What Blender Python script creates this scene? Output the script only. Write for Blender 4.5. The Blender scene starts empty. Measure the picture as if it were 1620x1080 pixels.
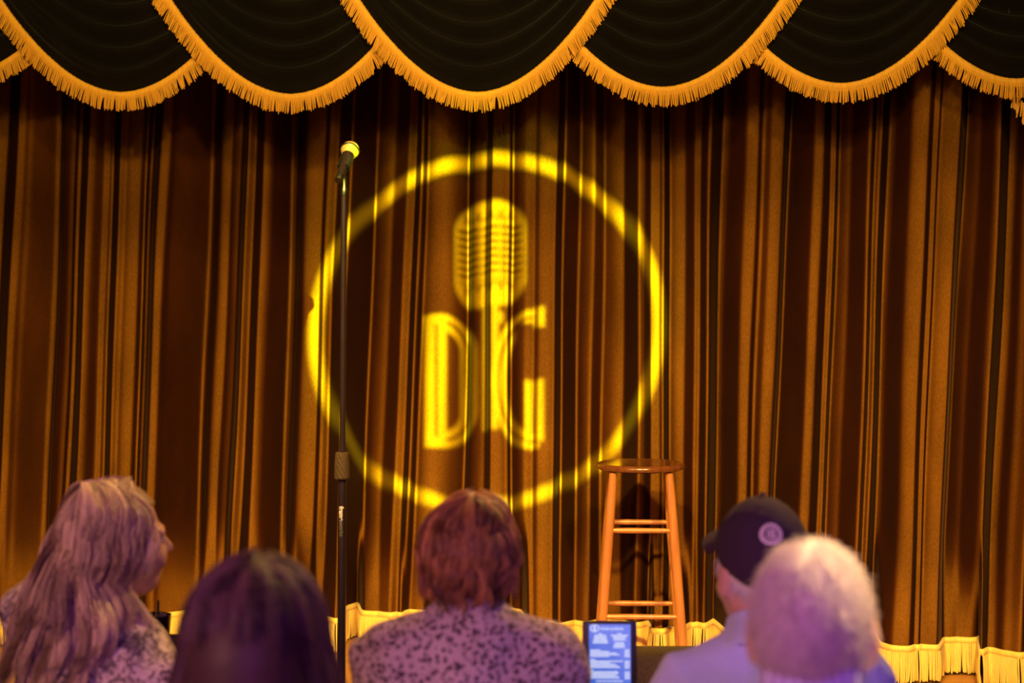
import bpy, bmesh, math, random
import numpy as np
from mathutils import Vector, Matrix

random.seed(7)
RNG = np.random.default_rng(11)
sc = bpy.context.scene
COL = sc.collection
F = 3000.0            # focal length in pixels of the 1620-wide frame
CAM_Z = 1.66
HOR = 430.0           # image row of the horizon
STAGE_Z = 0.16


def P(px, py, Y):
    """world point seen at a pixel at depth Y"""
    return Vector(((px - 810) * Y / F, Y, CAM_Z - (py - HOR) * Y / F))


# ------------------------------------------------------------------ helpers
def tag(o, label=None, cat=None, group=None, kind=None):
    if label: o['label'] = label
    if cat: o['category'] = cat
    if group: o['group'] = group
    if kind: o['kind'] = kind
    return o


def empty(name, loc, rz=0.0):
    o = bpy.data.objects.new(name, None)
    COL.objects.link(o)
    o.location = loc
    o.rotation_euler = (0, 0, rz)
    o.empty_display_size = 0.1
    return o


def mesh_obj(name, verts, faces, mat, parent=None, smooth=True, attrs=None):
    me = bpy.data.meshes.new(name)
    if isinstance(faces, np.ndarray):
        n, k = faces.shape
        me.vertices.add(len(verts))
        me.vertices.foreach_set('co', np.asarray(verts, dtype=np.float32).ravel())
        me.loops.add(n * k)
        me.loops.foreach_set('vertex_index', faces.astype(np.int32).ravel())
        me.polygons.add(n)
        me.polygons.foreach_set('loop_start', np.arange(0, n * k, k, dtype=np.int32))
        me.update(calc_edges=True)
    else:
        me.from_pydata([tuple(v) for v in verts], [], faces)
        me.update()
    if smooth:
        me.polygons.foreach_set('use_smooth', np.ones(len(me.polygons), dtype=bool))
    if attrs:
        for an, av in attrs.items():
            a = me.attributes.new(an, 'FLOAT', 'POINT')
            a.data.foreach_set('value', np.asarray(av, dtype=np.float32))
    me.validate()
    me.materials.append(mat)
    o = bpy.data.objects.new(name, me)
    COL.objects.link(o)
    if parent: o.parent = parent
    return o


class MB:
    """collects shapes into one mesh"""
    def __init__(s): s.bm = bmesh.new()

    def lathe(s, prof, n=32, M=Matrix.Identity(4)):
        rings = []
        for r, z in prof:
            rings.append([s.bm.verts.new(M @ Vector((r * math.cos(2 * math.pi * i / n), r * math.sin(2 * math.pi * i / n), z))) for i in range(n)])
        for a, b in zip(rings, rings[1:]):
            for i in range(n):
                s.bm.faces.new((a[i], a[(i + 1) % n], b[(i + 1) % n], b[i]))
        if prof[0][0] > 1e-6: s.bm.faces.new(list(reversed(rings[0])))
        if prof[-1][0] > 1e-6: s.bm.faces.new(rings[-1])
        return s

    def tube(s, pts, rad, n=12, cap=True):
        pts = [Vector(p) for p in pts]
        if not hasattr(rad, '__len__'): rad = [rad] * len(pts)
        rings = []
        up = None
        for i, p in enumerate(pts):
            t = (pts[min(i + 1, len(pts) - 1)] - pts[max(i - 1, 0)]).normalized()
            if up is None:
                up = t.orthogonal().normalized()
            up = (up - t * up.dot(t)).normalized()
            v = t.cross(up)
            rings.append([s.bm.verts.new(p + (up * math.cos(2 * math.pi * k / n) + v * math.sin(2 * math.pi * k / n)) * rad[i]) for k in range(n)])
        for a, b in zip(rings, rings[1:]):
            for k in range(n):
                s.bm.faces.new((a[k], a[(k + 1) % n], b[(k + 1) % n], b[k]))
        if cap:
            s.bm.faces.new(list(reversed(rings[0]))); s.bm.faces.new(rings[-1])
        return s

    def box(s, lo, hi, M=Matrix.Identity(4), bev=0.0):
        r = bmesh.ops.create_cube(s.bm, size=1.0)
        vs = r['verts']
        lo, hi = Vector(lo), Vector(hi)
        for v in vs:
            v.co = Vector([lo[i] + (v.co[i] + .5) * (hi[i] - lo[i]) for i in range(3)])
        if bev > 0:
            es = list({e for v in vs for e in v.link_edges})
            r2 = bmesh.ops.bevel(s.bm, geom=es, offset=bev, segments=2, affect='EDGES', profile=.5)
            vs = list({v for f in r2['faces'] for v in f.verts} | {v for v in vs if v.is_valid})
        for v in vs: v.co = M @ v.co
        return s

    def poly(s, pts):
        s.bm.faces.new([s.bm.verts.new(p) for p in pts])
        return s

    def build(s, name, mat, parent=None, smooth=True, auto=True):
        bmesh.ops.recalc_face_normals(s.bm, faces=s.bm.faces)
        me = bpy.data.meshes.new(name)
        s.bm.to_mesh(me); s.bm.free()
        me.polygons.foreach_set('use_smooth', np.full(len(me.polygons), smooth))
        if smooth and auto:
            try: me.set_sharp_from_angle(angle=math.radians(40))
            except Exception: pass
        me.materials.append(mat)
        o = bpy.data.objects.new(name, me)
        COL.objects.link(o)
        if parent: o.parent = parent
        return o


def text_mesh(name, body, size, mat, M, parent=None, bold=0.0, align='CENTER', extrude=0.0):
    cu = bpy.data.curves.new(name, 'FONT')
    cu.body = body; cu.size = size; cu.align_x = align; cu.offset = bold; cu.extrude = extrude
    t = bpy.data.objects.new(name + '_src', cu)
    COL.objects.link(t)
    dg = bpy.context.evaluated_depsgraph_get()
    me = bpy.data.meshes.new_from_object(t.evaluated_get(dg))
    bpy.data.objects.remove(t); bpy.data.curves.remove(cu)
    me.transform(M)
    me.materials.clear(); me.materials.append(mat)
    me.name = name
    o = bpy.data.objects.new(name, me)
    COL.objects.link(o)
    if parent: o.parent = parent
    return o


# ------------------------------------------------------------------ materials
class NT:
    def __init__(s, name):
        s.m = bpy.data.materials.new(name); s.m.use_nodes = True
        s.nt = s.m.node_tree; s.nt.nodes.clear()
        s.out = s.n('ShaderNodeOutputMaterial')
        s.b = s.n('ShaderNodeBsdfPrincipled')
        s.l(s.b.outputs[0], s.out.inputs['Surface'])

    def n(s, t, **kw):
        nd = s.nt.nodes.new(t)
        for k, v in kw.items(): setattr(nd, k, v)
        return nd

    def l(s, a, b): s.nt.links.new(a, b)

    def coord(s, scale=(1, 1, 1), kind='Object'):
        tc = s.n('ShaderNodeTexCoord'); mp = s.n('ShaderNodeMapping')
        mp.inputs['Scale'].default_value = scale
        s.l(tc.outputs[kind], mp.inputs['Vector'])
        return mp.outputs[0]

    def noise(s, vec, scale, detail=3, rough=.5):
        nz = s.n('ShaderNodeTexNoise')
        nz.inputs['Scale'].default_value = scale; nz.inputs['Detail'].default_value = detail; nz.inputs['Roughness'].default_value = rough
        s.l(vec, nz.inputs['Vector'])
        return nz.outputs['Fac']

    def ramp(s, fac, stops):
        r = s.n('ShaderNodeValToRGB')
        el = r.color_ramp.elements
        el[0].position, el[0].color = stops[0][0], (*stops[0][1], 1)
        el[1].position, el[1].color = stops[1][0], (*stops[1][1], 1)
        for p, c in stops[2:]:
            e = el.new(p); e.color = (*c, 1)
        s.l(fac, r.inputs[0])
        return r.outputs[0]

    def bump(s, h, strength=.3, dist=.01):
        b = s.n('ShaderNodeBump')
        b.inputs['Strength'].default_value = strength; b.inputs['Distance'].default_value = dist
        s.l(h, b.inputs['Height']); s.l(b.outputs[0], s.b.inputs['Normal'])

    def set(s, **kw):
        for k, v in kw.items():
            s.b.inputs[k.replace('_', ' ')].default_value = v
        return s


def c4(c): return (c[0], c[1], c[2], 1.0)


def simple(name, col, rough=.5, metal=0.0, var=.15, scale=30, bump=0.0, spec=.5, sheen=0.0):
    t = NT(name)
    v = t.coord()
    f = t.noise(v, scale)
    lo = tuple(max(0, x * (1 - var)) for x in col); hi = tuple(min(1, x * (1 + var)) for x in col)
    t.l(t.ramp(f, [(.3, lo), (.7, hi)]), t.b.inputs['Base Color'])
    t.set(Roughness=rough, Metallic=metal)
    t.b.inputs['Specular IOR Level'].default_value = spec
    if sheen: t.b.inputs['Sheen Weight'].default_value = sheen
    if bump: t.bump(t.noise(v, scale * 4), bump, .003)
    return t.m


def velvet_mat(name, col, sheen=.35, tint=(1, .7, .5), scale=1.0, fold_shade=0.0):
    t = NT(name)
    v = t.coord((1, 1, .35))
    f = t.noise(v, 260 * scale, 2)
    g = t.noise(v, 9 * scale, 3)
    mx = t.n('ShaderNodeMath', operation='MULTIPLY_ADD'); mx.inputs[1].default_value = .5; t.l(f, mx.inputs[0])
    m2 = t.n('ShaderNodeMath', operation='MULTIPLY'); m2.inputs[1].default_value = .5; t.l(g, m2.inputs[0])
    t.l(m2.outputs[0], mx.inputs[2])
    pile = t.ramp(mx.outputs[0], [(.25, tuple(x * .5 for x in col)), (.75, tuple(x * 1.5 for x in col))])
    if fold_shade:     # shade of the folds put into the colour where the cloth turns away
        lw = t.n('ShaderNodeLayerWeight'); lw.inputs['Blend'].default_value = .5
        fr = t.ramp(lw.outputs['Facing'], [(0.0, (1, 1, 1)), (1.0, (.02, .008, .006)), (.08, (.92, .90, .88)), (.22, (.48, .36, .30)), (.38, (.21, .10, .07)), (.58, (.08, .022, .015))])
        mm = t.n('ShaderNodeMix', data_type='RGBA', blend_type='MULTIPLY'); mm.inputs[0].default_value = fold_shade
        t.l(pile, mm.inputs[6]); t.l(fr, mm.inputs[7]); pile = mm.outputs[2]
    t.l(pile, t.b.inputs['Base Color'])
    t.set(Roughness=.9)
    t.b.inputs['Specular IOR Level'].default_value = .1
    t.b.inputs['Sheen Weight'].default_value = sheen
    t.b.inputs['Sheen Roughness'].default_value = .35
    t.b.inputs['Sheen Tint'].default_value = c4(tint)
    t.bump(t.noise(v, 420 * scale, 1), .25, .002)
    return t.m


def fringe_mat(name, col):
    t = NT(name)
    v = t.coord((1, 1, .2))
    f = t.noise(v, 120, 3)
    t.l(t.ramp(f, [(.3, tuple(x * .86 for x in col)), (.7, tuple(min(1, x * 1.06) for x in col))]), t.b.inputs['Base Color'])
    t.set(Roughness=.55)
    t.b.inputs['Sheen Weight'].default_value = .2
    t.bump(t.noise(t.coord((1, 1, 3)), 500, 1), .3, .002)
    return t.m


def wood_mat(name, c1, c2, rough=.3):
    t = NT(name)
    v = t.coord((14, 14, 1.6))
    f = t.noise(v, 4, 6, .6)
    t.l(t.ramp(f, [(.3, c1), (.7, c2)]), t.b.inputs['Base Color'])
    t.set(Roughness=rough)
    t.b.inputs['Coat Weight'].default_value = .4; t.b.inputs['Coat Roughness'].default_value = .15
    t.bump(f, .08, .004)
    return t.m


def hair_mat(name, dark, light, rough=.42, spec=.5):
    t = NT(name)
    a = t.n('ShaderNodeAttribute'); a.attribute_name = 'shade'
    t.l(t.ramp(a.outputs['Fac'], [(0.0, dark), (1.0, light)]), t.b.inputs['Base Color'])
    t.set(Roughness=rough)
    t.b.inputs['Specular IOR Level'].default_value = spec
    return t.m


def skin_mat(name, col):
    t = NT(name)
    v = t.coord()
    t.l(t.ramp(t.noise(v, 18, 4), [(.3, tuple(x * .88 for x in col)), (.7, tuple(min(1, x * 1.08) for x in col))]), t.b.inputs['Base Color'])
    t.set(Roughness=.5)
    t.b.inputs['Subsurface Weight'].default_value = .08
    t.b.inputs['Subsurface Radius'].default_value = (.01, .004, .002)
    t.bump(t.noise(v, 300, 2), .1, .001)
    return t.m


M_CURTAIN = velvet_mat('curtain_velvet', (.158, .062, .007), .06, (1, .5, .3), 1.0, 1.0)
M_SWAG = velvet_mat('swag_velvet', (.0045, .0028, .0034), .5, (.5, .6, 1))
M_GOLD = fringe_mat('gold_fringe', (.93, .64, .15))
M_GOLD_DIM = fringe_mat('gold_swag_fringe', (.86, .42, .035))  # redder wash light on the swags put into the gold colour
M_WOODLEG = wood_mat('stool_leg_wood', (.33, .11, .035), (.46, .17, .06), .3)
M_WOODSEAT = wood_mat('stool_seat_wood', (.09, .025, .010), (.17, .05, .02), .2)
M_BLACKMETAL = simple('black_metal', (.05, .030, .040), .28, .7, .1, 40)
M_BLACKPLASTIC = simple('black_plastic', (.018, .017, .018), .45, 0, .2, 60)
M_RUBBER = simple('clutch_rubber', (.045, .020, .006), .8, 0, .2, 200)
M_CHROME = simple('worn_chrome', (.22, .19, .17), .35, 1.0, .1, 60)
M_WHITE = simple('white_print', (.62, .52, .55), .6)
M_GREYPRINT = simple('grey_print', (.14, .12, .11), .5)


def stage_floor_mat():
    t = NT('stage_boards')
    v = t.coord((1, 8, 1))
    f = t.noise(v, 3, 6, .6)
    t.l(t.ramp(f, [(.3, (.36, .15, .04)), (.7, (.50, .22, .06))]), t.b.inputs['Base Color'])
    t.set(Roughness=.42)
    t.bump(f, .08, .004)
    return t.m


M_STAGE = stage_floor_mat()
M_FLOOR = simple('hall_carpet', (.035, .02, .03), .9, 0, .5, 60, .3)
M_WALL = simple('dark_wall_paint', (.03, .02, .02), .8, 0, .2, 6, .1)

# ------------------------------------------------------------------ setting
def slab(name, lo, hi, mat, bev=0):
    o = MB().box(lo, hi, bev=bev).build(name, mat, smooth=False)
    o['kind'] = 'structure'
    return o

slab('floor', (-4.5, -2.5, -.1), (4.5, 8.6, 0), M_FLOOR)
slab('stage_floor', (-4.5, 5.0, 0.0), (4.5, 8.6, STAGE_Z), M_STAGE, .008)
slab('wall_back', (-4.5, 8.6, 0), (4.5, 8.7, 3.7), M_WALL)
slab('wall_left', (-4.6, -2.5, 0), (-4.5, 8.7, 3.7), M_WALL)
slab('wall_right', (4.5, -2.5, 0), (4.6, 8.7, 3.7), M_WALL)
slab('wall_front', (-4.6, -2.6, 0), (4.6, -2.5, 3.7), M_WALL)
slab('ceiling', (-4.6, -2.6, 3.7), (4.6, 8.7, 3.8), M_WALL)

# ------------------------------------------------------------------ curtain
HEM = [(-300, 7.66), (0, 7.66), (60, 7.55), (120, 7.62), (180, 7.52), (225, 7.63), (300, 7.505), (360, 7.64), (420, 7.5), (470, 7.66), (515, 7.52), (541, 7.52), (546, 7.74), (566, 7.74),
       (570, 7.53), (635, 7.575), (640, 7.63), (672, 7.62), (690, 7.5), (790, 7.48), (800, 7.65), (826, 7.65), (835, 7.41), (925, 7.38),
       (990, 7.42), (1028, 7.41), (1032, 7.235), (1080, 7.235), (1090, 7.36), (1130, 7.40), (1150, 7.2), (1240, 7.15), (1255, 7.3), (1300, 7.12), (1375, 7.15), (1388, 7.14),
       (1394, 6.956), (1495, 6.92), (1551, 7.10), (1553, 6.79), (1620, 6.77), (1660, 6.95), (1900, 6.8)]
BASE = [(-300, 7.66), (300, 7.62), (560, 7.60), (930, 7.44), (1060, 7.34), (1280, 7.19), (1500, 7.0), (1620, 6.92), (1900, 6.82)]


def smooth1(a, s):
    r = int(s * 3) + 1
    k = np.exp(-.5 * (np.arange(-r, r + 1) / s) ** 2); k /= k.sum()
    return np.convolve(np.pad(a, r, mode='edge'), k, mode='valid')


# (right end in px, brightness level of the fold face as measured on the photo at mid height)
def seg(off, sc_, items): return [(off + a / sc_, b) for a, b in items]
S1 = seg(0, 1.862, [(5, 2), (40, 1), (58, 2.5), (66, .6), (76, 2), (135, 1.1), (152, 2.5), (163, .1), (175, 2), (205, 2.4), (215, .6), (225, 2),
                    (255, .9), (270, 2), (293, .8), (308, 2.5), (316, .2), (345, 1), (360, 1.7), (408, 3), (418, 0), (432, .6), (440, 2), (465, .3), (492, 2.5), (500, .1),
                    (590, .9), (603, 2), (622, 1), (655, 3), (690, 2.2), (712, 0), (735, 1.7), (765, .9)])
S2 = seg(400, 1.862, [(45, 1.8), (95, .7), (118, 2), (126, 0), (145, 1.2), (198, 3), (212, .8), (235, 1.8), (280, 1.0), (343, .3), (400, 2.2), (438, 1.4), (460, 2.2), (478, .3), (486, 1.5), (496, .2), (556, 2.8), (630, 1.6),
                      (641, 0), (688, 2.2), (700, 0), (750, 2.4)])
S3 = seg(800, 1.862, [(10, 1.8), (19, 0), (60, 1.75), (85, 2.4), (100, 1.6), (148, 2.6), (166, .1), (215, 1), (255, 2), (288, 1.3), (348, 2.5), (385, .5), (405, 1.9), (425, .8), (450, 2.5), (463, 1.4), (485, .4), (530, 2.8), (558, 1.2),
                      (572, 2), (592, .4), (600, 1.8), (634, .3), (650, 2), (690, .8), (725, 2.8), (735, .7), (744, 2)])
S4 = seg(1200, 1.862, [(15, 1.4), (55, 2.4), (75, 0), (133, .7), (165, 2.5), (195, 1), (208, 2), (225, .2), (260, 2.2), (300, .9), (313, 1.9), (325, 0), (340, 1.6), (372, .7), (388, 2), (420, .5), (470, 3), (490, 1), (502, 2), (512, .4),
                       (565, 3), (605, .1), (630, 1.2), (640, 2), (670, .5), (685, 2), (735, .8), (755, 2.2), (770, .3), (790, 2)])
SEGS = S1 + S2 + S3 + S4
XS = np.arange(-300, 1921, 1.0)


def fold_profile():
    lv = np.full(len(XS), 1.3)
    x0 = 0
    for x1, L in SEGS:
        lv[(XS >= x0) & (XS < x1)] = L
        x0 = x1
    # continue the folds outside of the frame
    out_r = XS >= x0
    lv[out_r] = np.interp(XS[out_r] % 300 + 500, XS, lv)
    out_l = XS < 0
    lv[out_l] = np.interp(XS[out_l] + 700, XS, lv)
    mag = np.interp(lv, [0, .3, .7, 1, 1.5, 2, 2.5, 3], [3.6, 2.7, 2.1, 1.75, 1.25, .85, .40, .05])
    sl = np.zeros(len(XS)); d = 0.0; k = 0; last = 1
    while k < len(XS):
        e = k
        while e < len(XS) and lv[e] == lv[k]: e += 1
        w_ = (e - k) * mag[k]
        sg = -1 if d > 6 else (1 if d < -6 else -last)
        if abs(d + sg * w_) > abs(d - sg * w_) + 14: sg = -sg
        if w_ > 95 and lv[k] < 1.6:           # a broad dark face folds back on itself
            h = (k + e) // 2
            sl[k:h] = mag[k] * sg; sl[h:e] = -mag[k] * sg
        else:
            sl[k:e] = mag[k] * sg
            if lv[k] >= 1.5 and e - k > 12:   # rounded face: soft on one side, crisp on the other
                sl[k:e] += np.linspace(-.75, .35, e - k)
            d += sg * w_
        last = sg
        k = e
    sl = smooth1(sl, 1.5)
    d = np.cumsum(sl) / 400.0
    d = d - smooth1(d, 160)
    return smooth1(d, 1.0)


FOLD = fold_profile()
hem_x, hem_y = zip(*HEM)
bas_x, bas_y = zip(*BASE)
HEM_Y = smooth1(np.interp(XS, hem_x, hem_y), 1.8)
BASE_Y = smooth1(np.interp(XS, bas_x, bas_y), 40)


def lean(x):   # px sideways per px of height
    return np.interp(x, [0, 450, 650, 800, 1050, 1250, 1620], [.040, .038, .036, .012, .006, .038, .045])


def curtain_point(x, z):
    """x: px column array at the curtain; z: height"""
    x = np.asarray(x, float)
    base = np.interp(x, XS, BASE_Y)
    row = HOR + (CAM_Z - z) * F / base
    xs = x + lean(x) * (row - 520) + 2.0 * np.sin(z * 1.7 + x * .021) + .8 * np.sin(z * 4.3 + x * .05)
    w = np.clip((z - .29) / .42, 0, 1); w = w * w * (3 - 2 * w)
    amp = .95 + .05 * w
    top = np.clip((3.1 - z) / 2.0, 0, 1)
    d = np.interp(xs, XS, FOLD) * amp * (.55 + .45 * top)
    hem = np.interp(x, XS, HEM_Y)
    Y = hem * (1 - w) + base * w + d * (.78 + .22 * w)
    X = (x - 810) * (base * w + hem * (1 - w)) / F
    return X, Y


def build_curtain():
    root = empty('stage_curtain', (0, 7.4, STAGE_Z))
    xs = np.arange(-260, 1860.1, 2.0)
    zb = STAGE_Z + .133
    zs = np.concatenate([np.linspace(zb, .62, 14), np.linspace(.66, 3.2, 56)])
    V = []
    for z in zs:
        X, Y = curtain_point(xs, z)
        V.append(np.stack([X, Y - 7.4, np.full_like(X, z - STAGE_Z)], 1))
    V = np.concatenate(V)
    n, m = len(zs), len(xs)
    i, j = np.meshgrid(np.arange(n - 1), np.arange(m - 1), indexing='ij')
    a = (i * m + j).ravel()
    faces = np.stack([a, a + 1, a + m + 1, a + m], 1)
    mesh_obj('drape', V, faces, M_CURTAIN, root)
    # gold bullion fringe sewn along the hem
    X, Y = curtain_point(np.arange(-260, 1860, .5), zb)
    pl = np.stack([X, Y], 1)
    s = np.concatenate([[0], np.cumsum(np.linalg.norm(np.diff(pl, axis=0), axis=1))])
    sv = np.arange(0, s[-1], .0052)
    px_ = np.interp(sv, s, X); py_ = np.interp(sv, s, Y)
    tx = np.gradient(px_); ty = np.gradient(py_)
    nrm = np.stack([ty, -tx], 1); nrm /= np.linalg.norm(nrm, axis=1)[:, None]
    # force normal to the audience side
    polys = []
    segs = 6; sides = 5
    N = len(sv)
    zt = zb + .006
    ztip = STAGE_Z + .006 + RNG.random(N) * .010
    grp = np.floor(sv / .021).astype(int)
    gs = RNG.normal(0, 1, grp.max() + 1)[grp]
    sway = gs * .0035 + RNG.normal(0, .0012, N)
    swn = RNG.normal(0, .0018, N)
    tl = np.stack([tx, ty], 1); tl /= np.linalg.norm(tl, axis=1)[:, None]
    rings = []
    for k in range(segs + 1):
        f = k / segs
        z = zt + (ztip - zt) * f
        cx = px_ + tl[:, 0] * sway * f ** 1.5 + nrm[:, 0] * (.004 + swn * f + .005 * math.sin(f * 3))
        cy = py_ + tl[:, 1] * sway * f ** 1.5 + nrm[:, 1] * (.004 + swn * f + .005 * math.sin(f * 3))
        r = .0031 * (1 if f < .95 else .8)
        for q in range(sides):
            an = 2 * math.pi * q / sides
            rings.append(np.stack([cx + r * (math.cos(an) * tl[:, 0] + math.sin(an) * nrm[:, 0]), cy + r * (math.cos(an) * tl[:, 1] + math.sin(an) * nrm[:, 1]) - 7.4, z - STAGE_Z], 1))
    V = np.stack(rings, 1).reshape(N, (segs + 1) * sides, 3)
    fl = []
    for k in range(segs):
        for q in range(sides):
            fl.append([k * sides + q, k * sides + (q + 1) % sides, (k + 1) * sides + (q + 1) % sides, (k + 1) * sides + q])
    for_one = np.array(fl)
    faces = (for_one[None] + (np.arange(N) * (segs + 1) * sides)[:, None, None]).reshape(-1, 4)
    Vall = V.reshape(-1, 3)
    # heading band
    nb = len(sv); hb = []
    for (o, z) in ((.002, zb - .014), (.0085, zb - .012), (.0105, zb - .002), (.0085, zb + .008), (.002, zb + .010)):
        hb.append(np.stack([px_ + nrm[:, 0] * o, py_ + nrm[:, 1] * o - 7.4, np.full(nb, z - STAGE_Z)], 1))
    Vh = np.concatenate(hb)
    a = np.arange(nb - 1)
    fh = np.concatenate([np.stack([r * nb + a, r * nb + a + 1, (r + 1) * nb + a + 1, (r + 1) * nb + a], 1) for r in range(4)])
    # backing strip so that only slits show between strands
    mesh_obj('hem_fringe', np.concatenate([Vall, Vh]), np.concatenate([faces, fh + len(Vall)]), M_GOLD, root)
    tag(root, 'tall dark brown velvet stage curtain in vertical folds with gold fringe along the floor', 'curtain')
    return root


build_curtain()


# ------------------------------------------------------------------ valance
def build_valance():
    root = empty('swag_valance', (0, 7.0, 3.0))
    # centre px, half width px at photo row 0 of the fabric edge, fabric bottom row, depth order
    swags = [(-75, 187, 122, 3), (192, 190, 147, 2), (460, 190, 150, 1), (755, 187, 147, 0), (1048, 187, 139, 1), (1330, 187, 133, 2), (1608, 178, 126, 3)]
    def ybase(px): return float(np.interp(px, [-300, 300, 800, 1300, 1800], [7.14, 7.10, 6.98, 6.78, 6.60]))
    tops = -235.0
    for (cx, hw, bot, order) in swags:
        p = 1.9
        H = bot - tops
        HW = hw * (H / bot) ** (1 / p)
        Yc = ybase(cx) + order * .035
        nu, nv = 96, 90
        us = np.linspace(-1, 1, nu + 1)
        vs = np.linspace(0, 1, nv + 1)
        U, Vv = np.meshgrid(us, vs)
        hwv = HW * (.62 + .38 * Vv)
        row = tops + H * Vv * (1 - np.abs(U) ** p)
        px = cx + U * hwv
        prof = np.clip(1 - U ** 2, 0, 1)
        ph = Vv * 2 * np.pi * 11 + .8 * np.sin(U * 2.1 + cx)
        ridge = (.5 + .5 * np.sin(ph + .6 * np.sin(ph))) ** 1.1 * .038 * prof ** .8 * np.clip(H * (1 - Vv) * prof / 26.0, 0, 1) ** 1.5
        bulge = .075 * prof * Vv
        yb = np.interp(px, [-300, 300, 800, 1300, 1800], [7.14, 7.10, 6.98, 6.78, 6.60]) + order * .035
        Y = yb - ridge - bulge
        X = (px - 810) * yb / F
        Z = CAM_Z - (row - HOR) * yb / F
        # backing row added behind the fringe heading to block slits of light
        X = np.concatenate([X, X[-1:]]); Y = np.concatenate([Y, Y[-1:]]); Z = np.concatenate([Z, Z[-1:] - .022])
        nv += 1
        V = np.stack([X, Y - 7.0, Z - 3.0], -1).reshape(-1, 3)
        m = nu + 1
        i, j = np.meshgrid(np.arange(nv), np.arange(nu), indexing='ij')
        a = (i * m + j).ravel()
        sw = mesh_obj('swag', V, np.stack([a, a + m, a + m + 1, a + 1], 1), M_SWAG, root)
        # fringe along the lower edge
        uu = np.linspace(-.985, .985, 1500)
        ex = cx + uu * HW; er = tops + H * (1 - np.abs(uu) ** p)
        yy = np.interp(ex, [-300, 300, 800, 1300, 1800], [7.14, 7.10, 6.98, 6.78, 6.60]) + order * .035 - .075 * (1 - uu ** 2) - .004
        E = np.stack([(ex - 810) * yy / F, yy - 7.0, CAM_Z - (er - HOR) * yy / F - 3.0], 1)
        s = np.concatenate([[0], np.cumsum(np.linalg.norm(np.diff(E, axis=0), axis=1))])
        sv = np.arange(0, s[-1], .0036)
        C = np.stack([np.interp(sv, s, E[:, k]) for k in range(3)], 1)
        T = np.gradient(C, axis=0); T /= np.linalg.norm(T, axis=1)[:, None]
        dn = np.stack([T[:, 2], 0 * T[:, 0], -T[:, 0]], 1)      # outward normal in the face plane
        dn /= np.linalg.norm(dn, axis=1)[:, None]
        down = np.array([0, 0, -1.0])
        D = .52 * dn + .48 * down
        D /= np.linalg.norm(D, axis=1)[:, None]
        N = len(sv)
        grp = np.floor(sv / .013).astype(int)
        gs = RNG.normal(0, 1, grp.max() + 1)[grp]
        L = .056 + RNG.normal(0, .003, N) + gs * .002
        sway = gs * .0030 + RNG.normal(0, .0022, N)
        lay = (np.arange(N) % 2) * .004
        segs, sides = 4, 4
        rr = []
        for k in range(segs + 1):
            f = k / segs
            c = C + dn * .012 + D * (L * f)[:, None] + T * (sway * f)[:, None]
            c[:, 1] -= .005 + lay + .004 * math.sin(f * 3)
            r = .0021
            for q in range(sides):
                an = 2 * math.pi * q / sides + .4
                rr.append(c + r * (math.cos(an) * T + math.sin(an) * np.array([0, 1.0, 0])))
        Vs = np.stack(rr, 1).reshape(N * (segs + 1) * sides, 3)
        fl = np.array([[k * sides + q, k * sides + (q + 1) % sides, (k + 1) * sides + (q + 1) % sides, (k + 1) * sides + q] for k in range(segs) for q in range(sides)])
        fs = (fl[None] + (np.arange(N) * (segs + 1) * sides)[:, None, None]).reshape(-1, 4)
        # heading braid: rounded band
        off = [(-.004, 0), (-.003, -.009), (.004, -.012), (.012, -.011), (.020, -.009), (.026, -.004)]
        wob = .0012 * np.sign(np.sin(sv * 2 * math.pi / .009))[:, None]
        hb = [C + dn * (o + wob * (1 if q == 0 else .5)) + np.array([0, yq, 0]) for q, (o, yq) in enumerate(off)]
        Vh = np.concatenate(hb)
        a = np.arange(N - 1)
        fh = np.concatenate([np.stack([r * N + a, r * N + a + 1, (r + 1) * N + a + 1, (r + 1) * N + a], 1) for r in range(len(off) - 1)])
        mesh_obj('fringe', np.concatenate([Vs, Vh]), np.concatenate([fs, fh + len(Vs)]), M_GOLD_DIM, sw)
    # tail hanging at the right end
    Yj = 6.72
    pts = [(1604, 128), (1618, 168), (1632, 205), (1650, 240), (1672, 262)]
    tv = []
    rows = np.linspace(-200, 1, 2)
    mbx = []
    Vt = []; nx_ = 40; nz_ = 40
    for k in range(nz_ + 1):
        f = k / nz_
        for q in range(nx_ + 1):
            g = q / nx_
            x = 1596 + g * 130
            bot = 128 + (x - 1600) * 2.1 if x > 1600 else 126
            row = -200 + (bot + 200) * f
            Y = Yj + .03 * math.sin(g * 20)
            v = P(x, row, Yj); Vt.append((v.x, Y - 7.0, v.z - 3.0))
    i, j = np.meshgrid(np.arange(nz_), np.arange(nx_), indexing='ij')
    a = (i * (nx_ + 1) + j).ravel()
    tail = mesh_obj('tail', np.array(Vt), np.stack([a, a + nx_ + 1, a + nx_ + 2, a + 1], 1), M_SWAG, root)
    mb = MB()
    rj = random.Random(3)
    for q in range(70):
        f = q / 69
        x = 1600 + f * 120; row = 128 + f * 120 * 2.1
        g = (x - 1596) / 130
        Y = Yj + .03 * math.sin(g * 20) - .008
        v0 = P(x, row, Yj); v0 = Vector((v0.x, Y - 7.0, v0.z - 3.0))
        d = Vector((-.006 + rj.gauss(0, .004), rj.gauss(0, .003), -.055 + rj.gauss(0, .004)))
        mb.tube([v0 + Vector((0, 0, .004)), v0 + d * .5 + Vector((rj.gauss(0, .001), -.003, 0)), v0 + d], [.0032, .003, .0028], 5)
    mb.build('fringe', M_GOLD_DIM, tail)
    # board carrying the swags
    mb = MB(); sect = []
    for px in (-260, 300, 800, 1300, 1830):
        yv = ybase(px); x = (px - 810) * yv / F
        sect.append([mb.bm.verts.new((x, yv - 7.0 + a, b)) for a, b in ((.135, .0), (.165, .0), (.165, .09), (.135, .09))])
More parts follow.
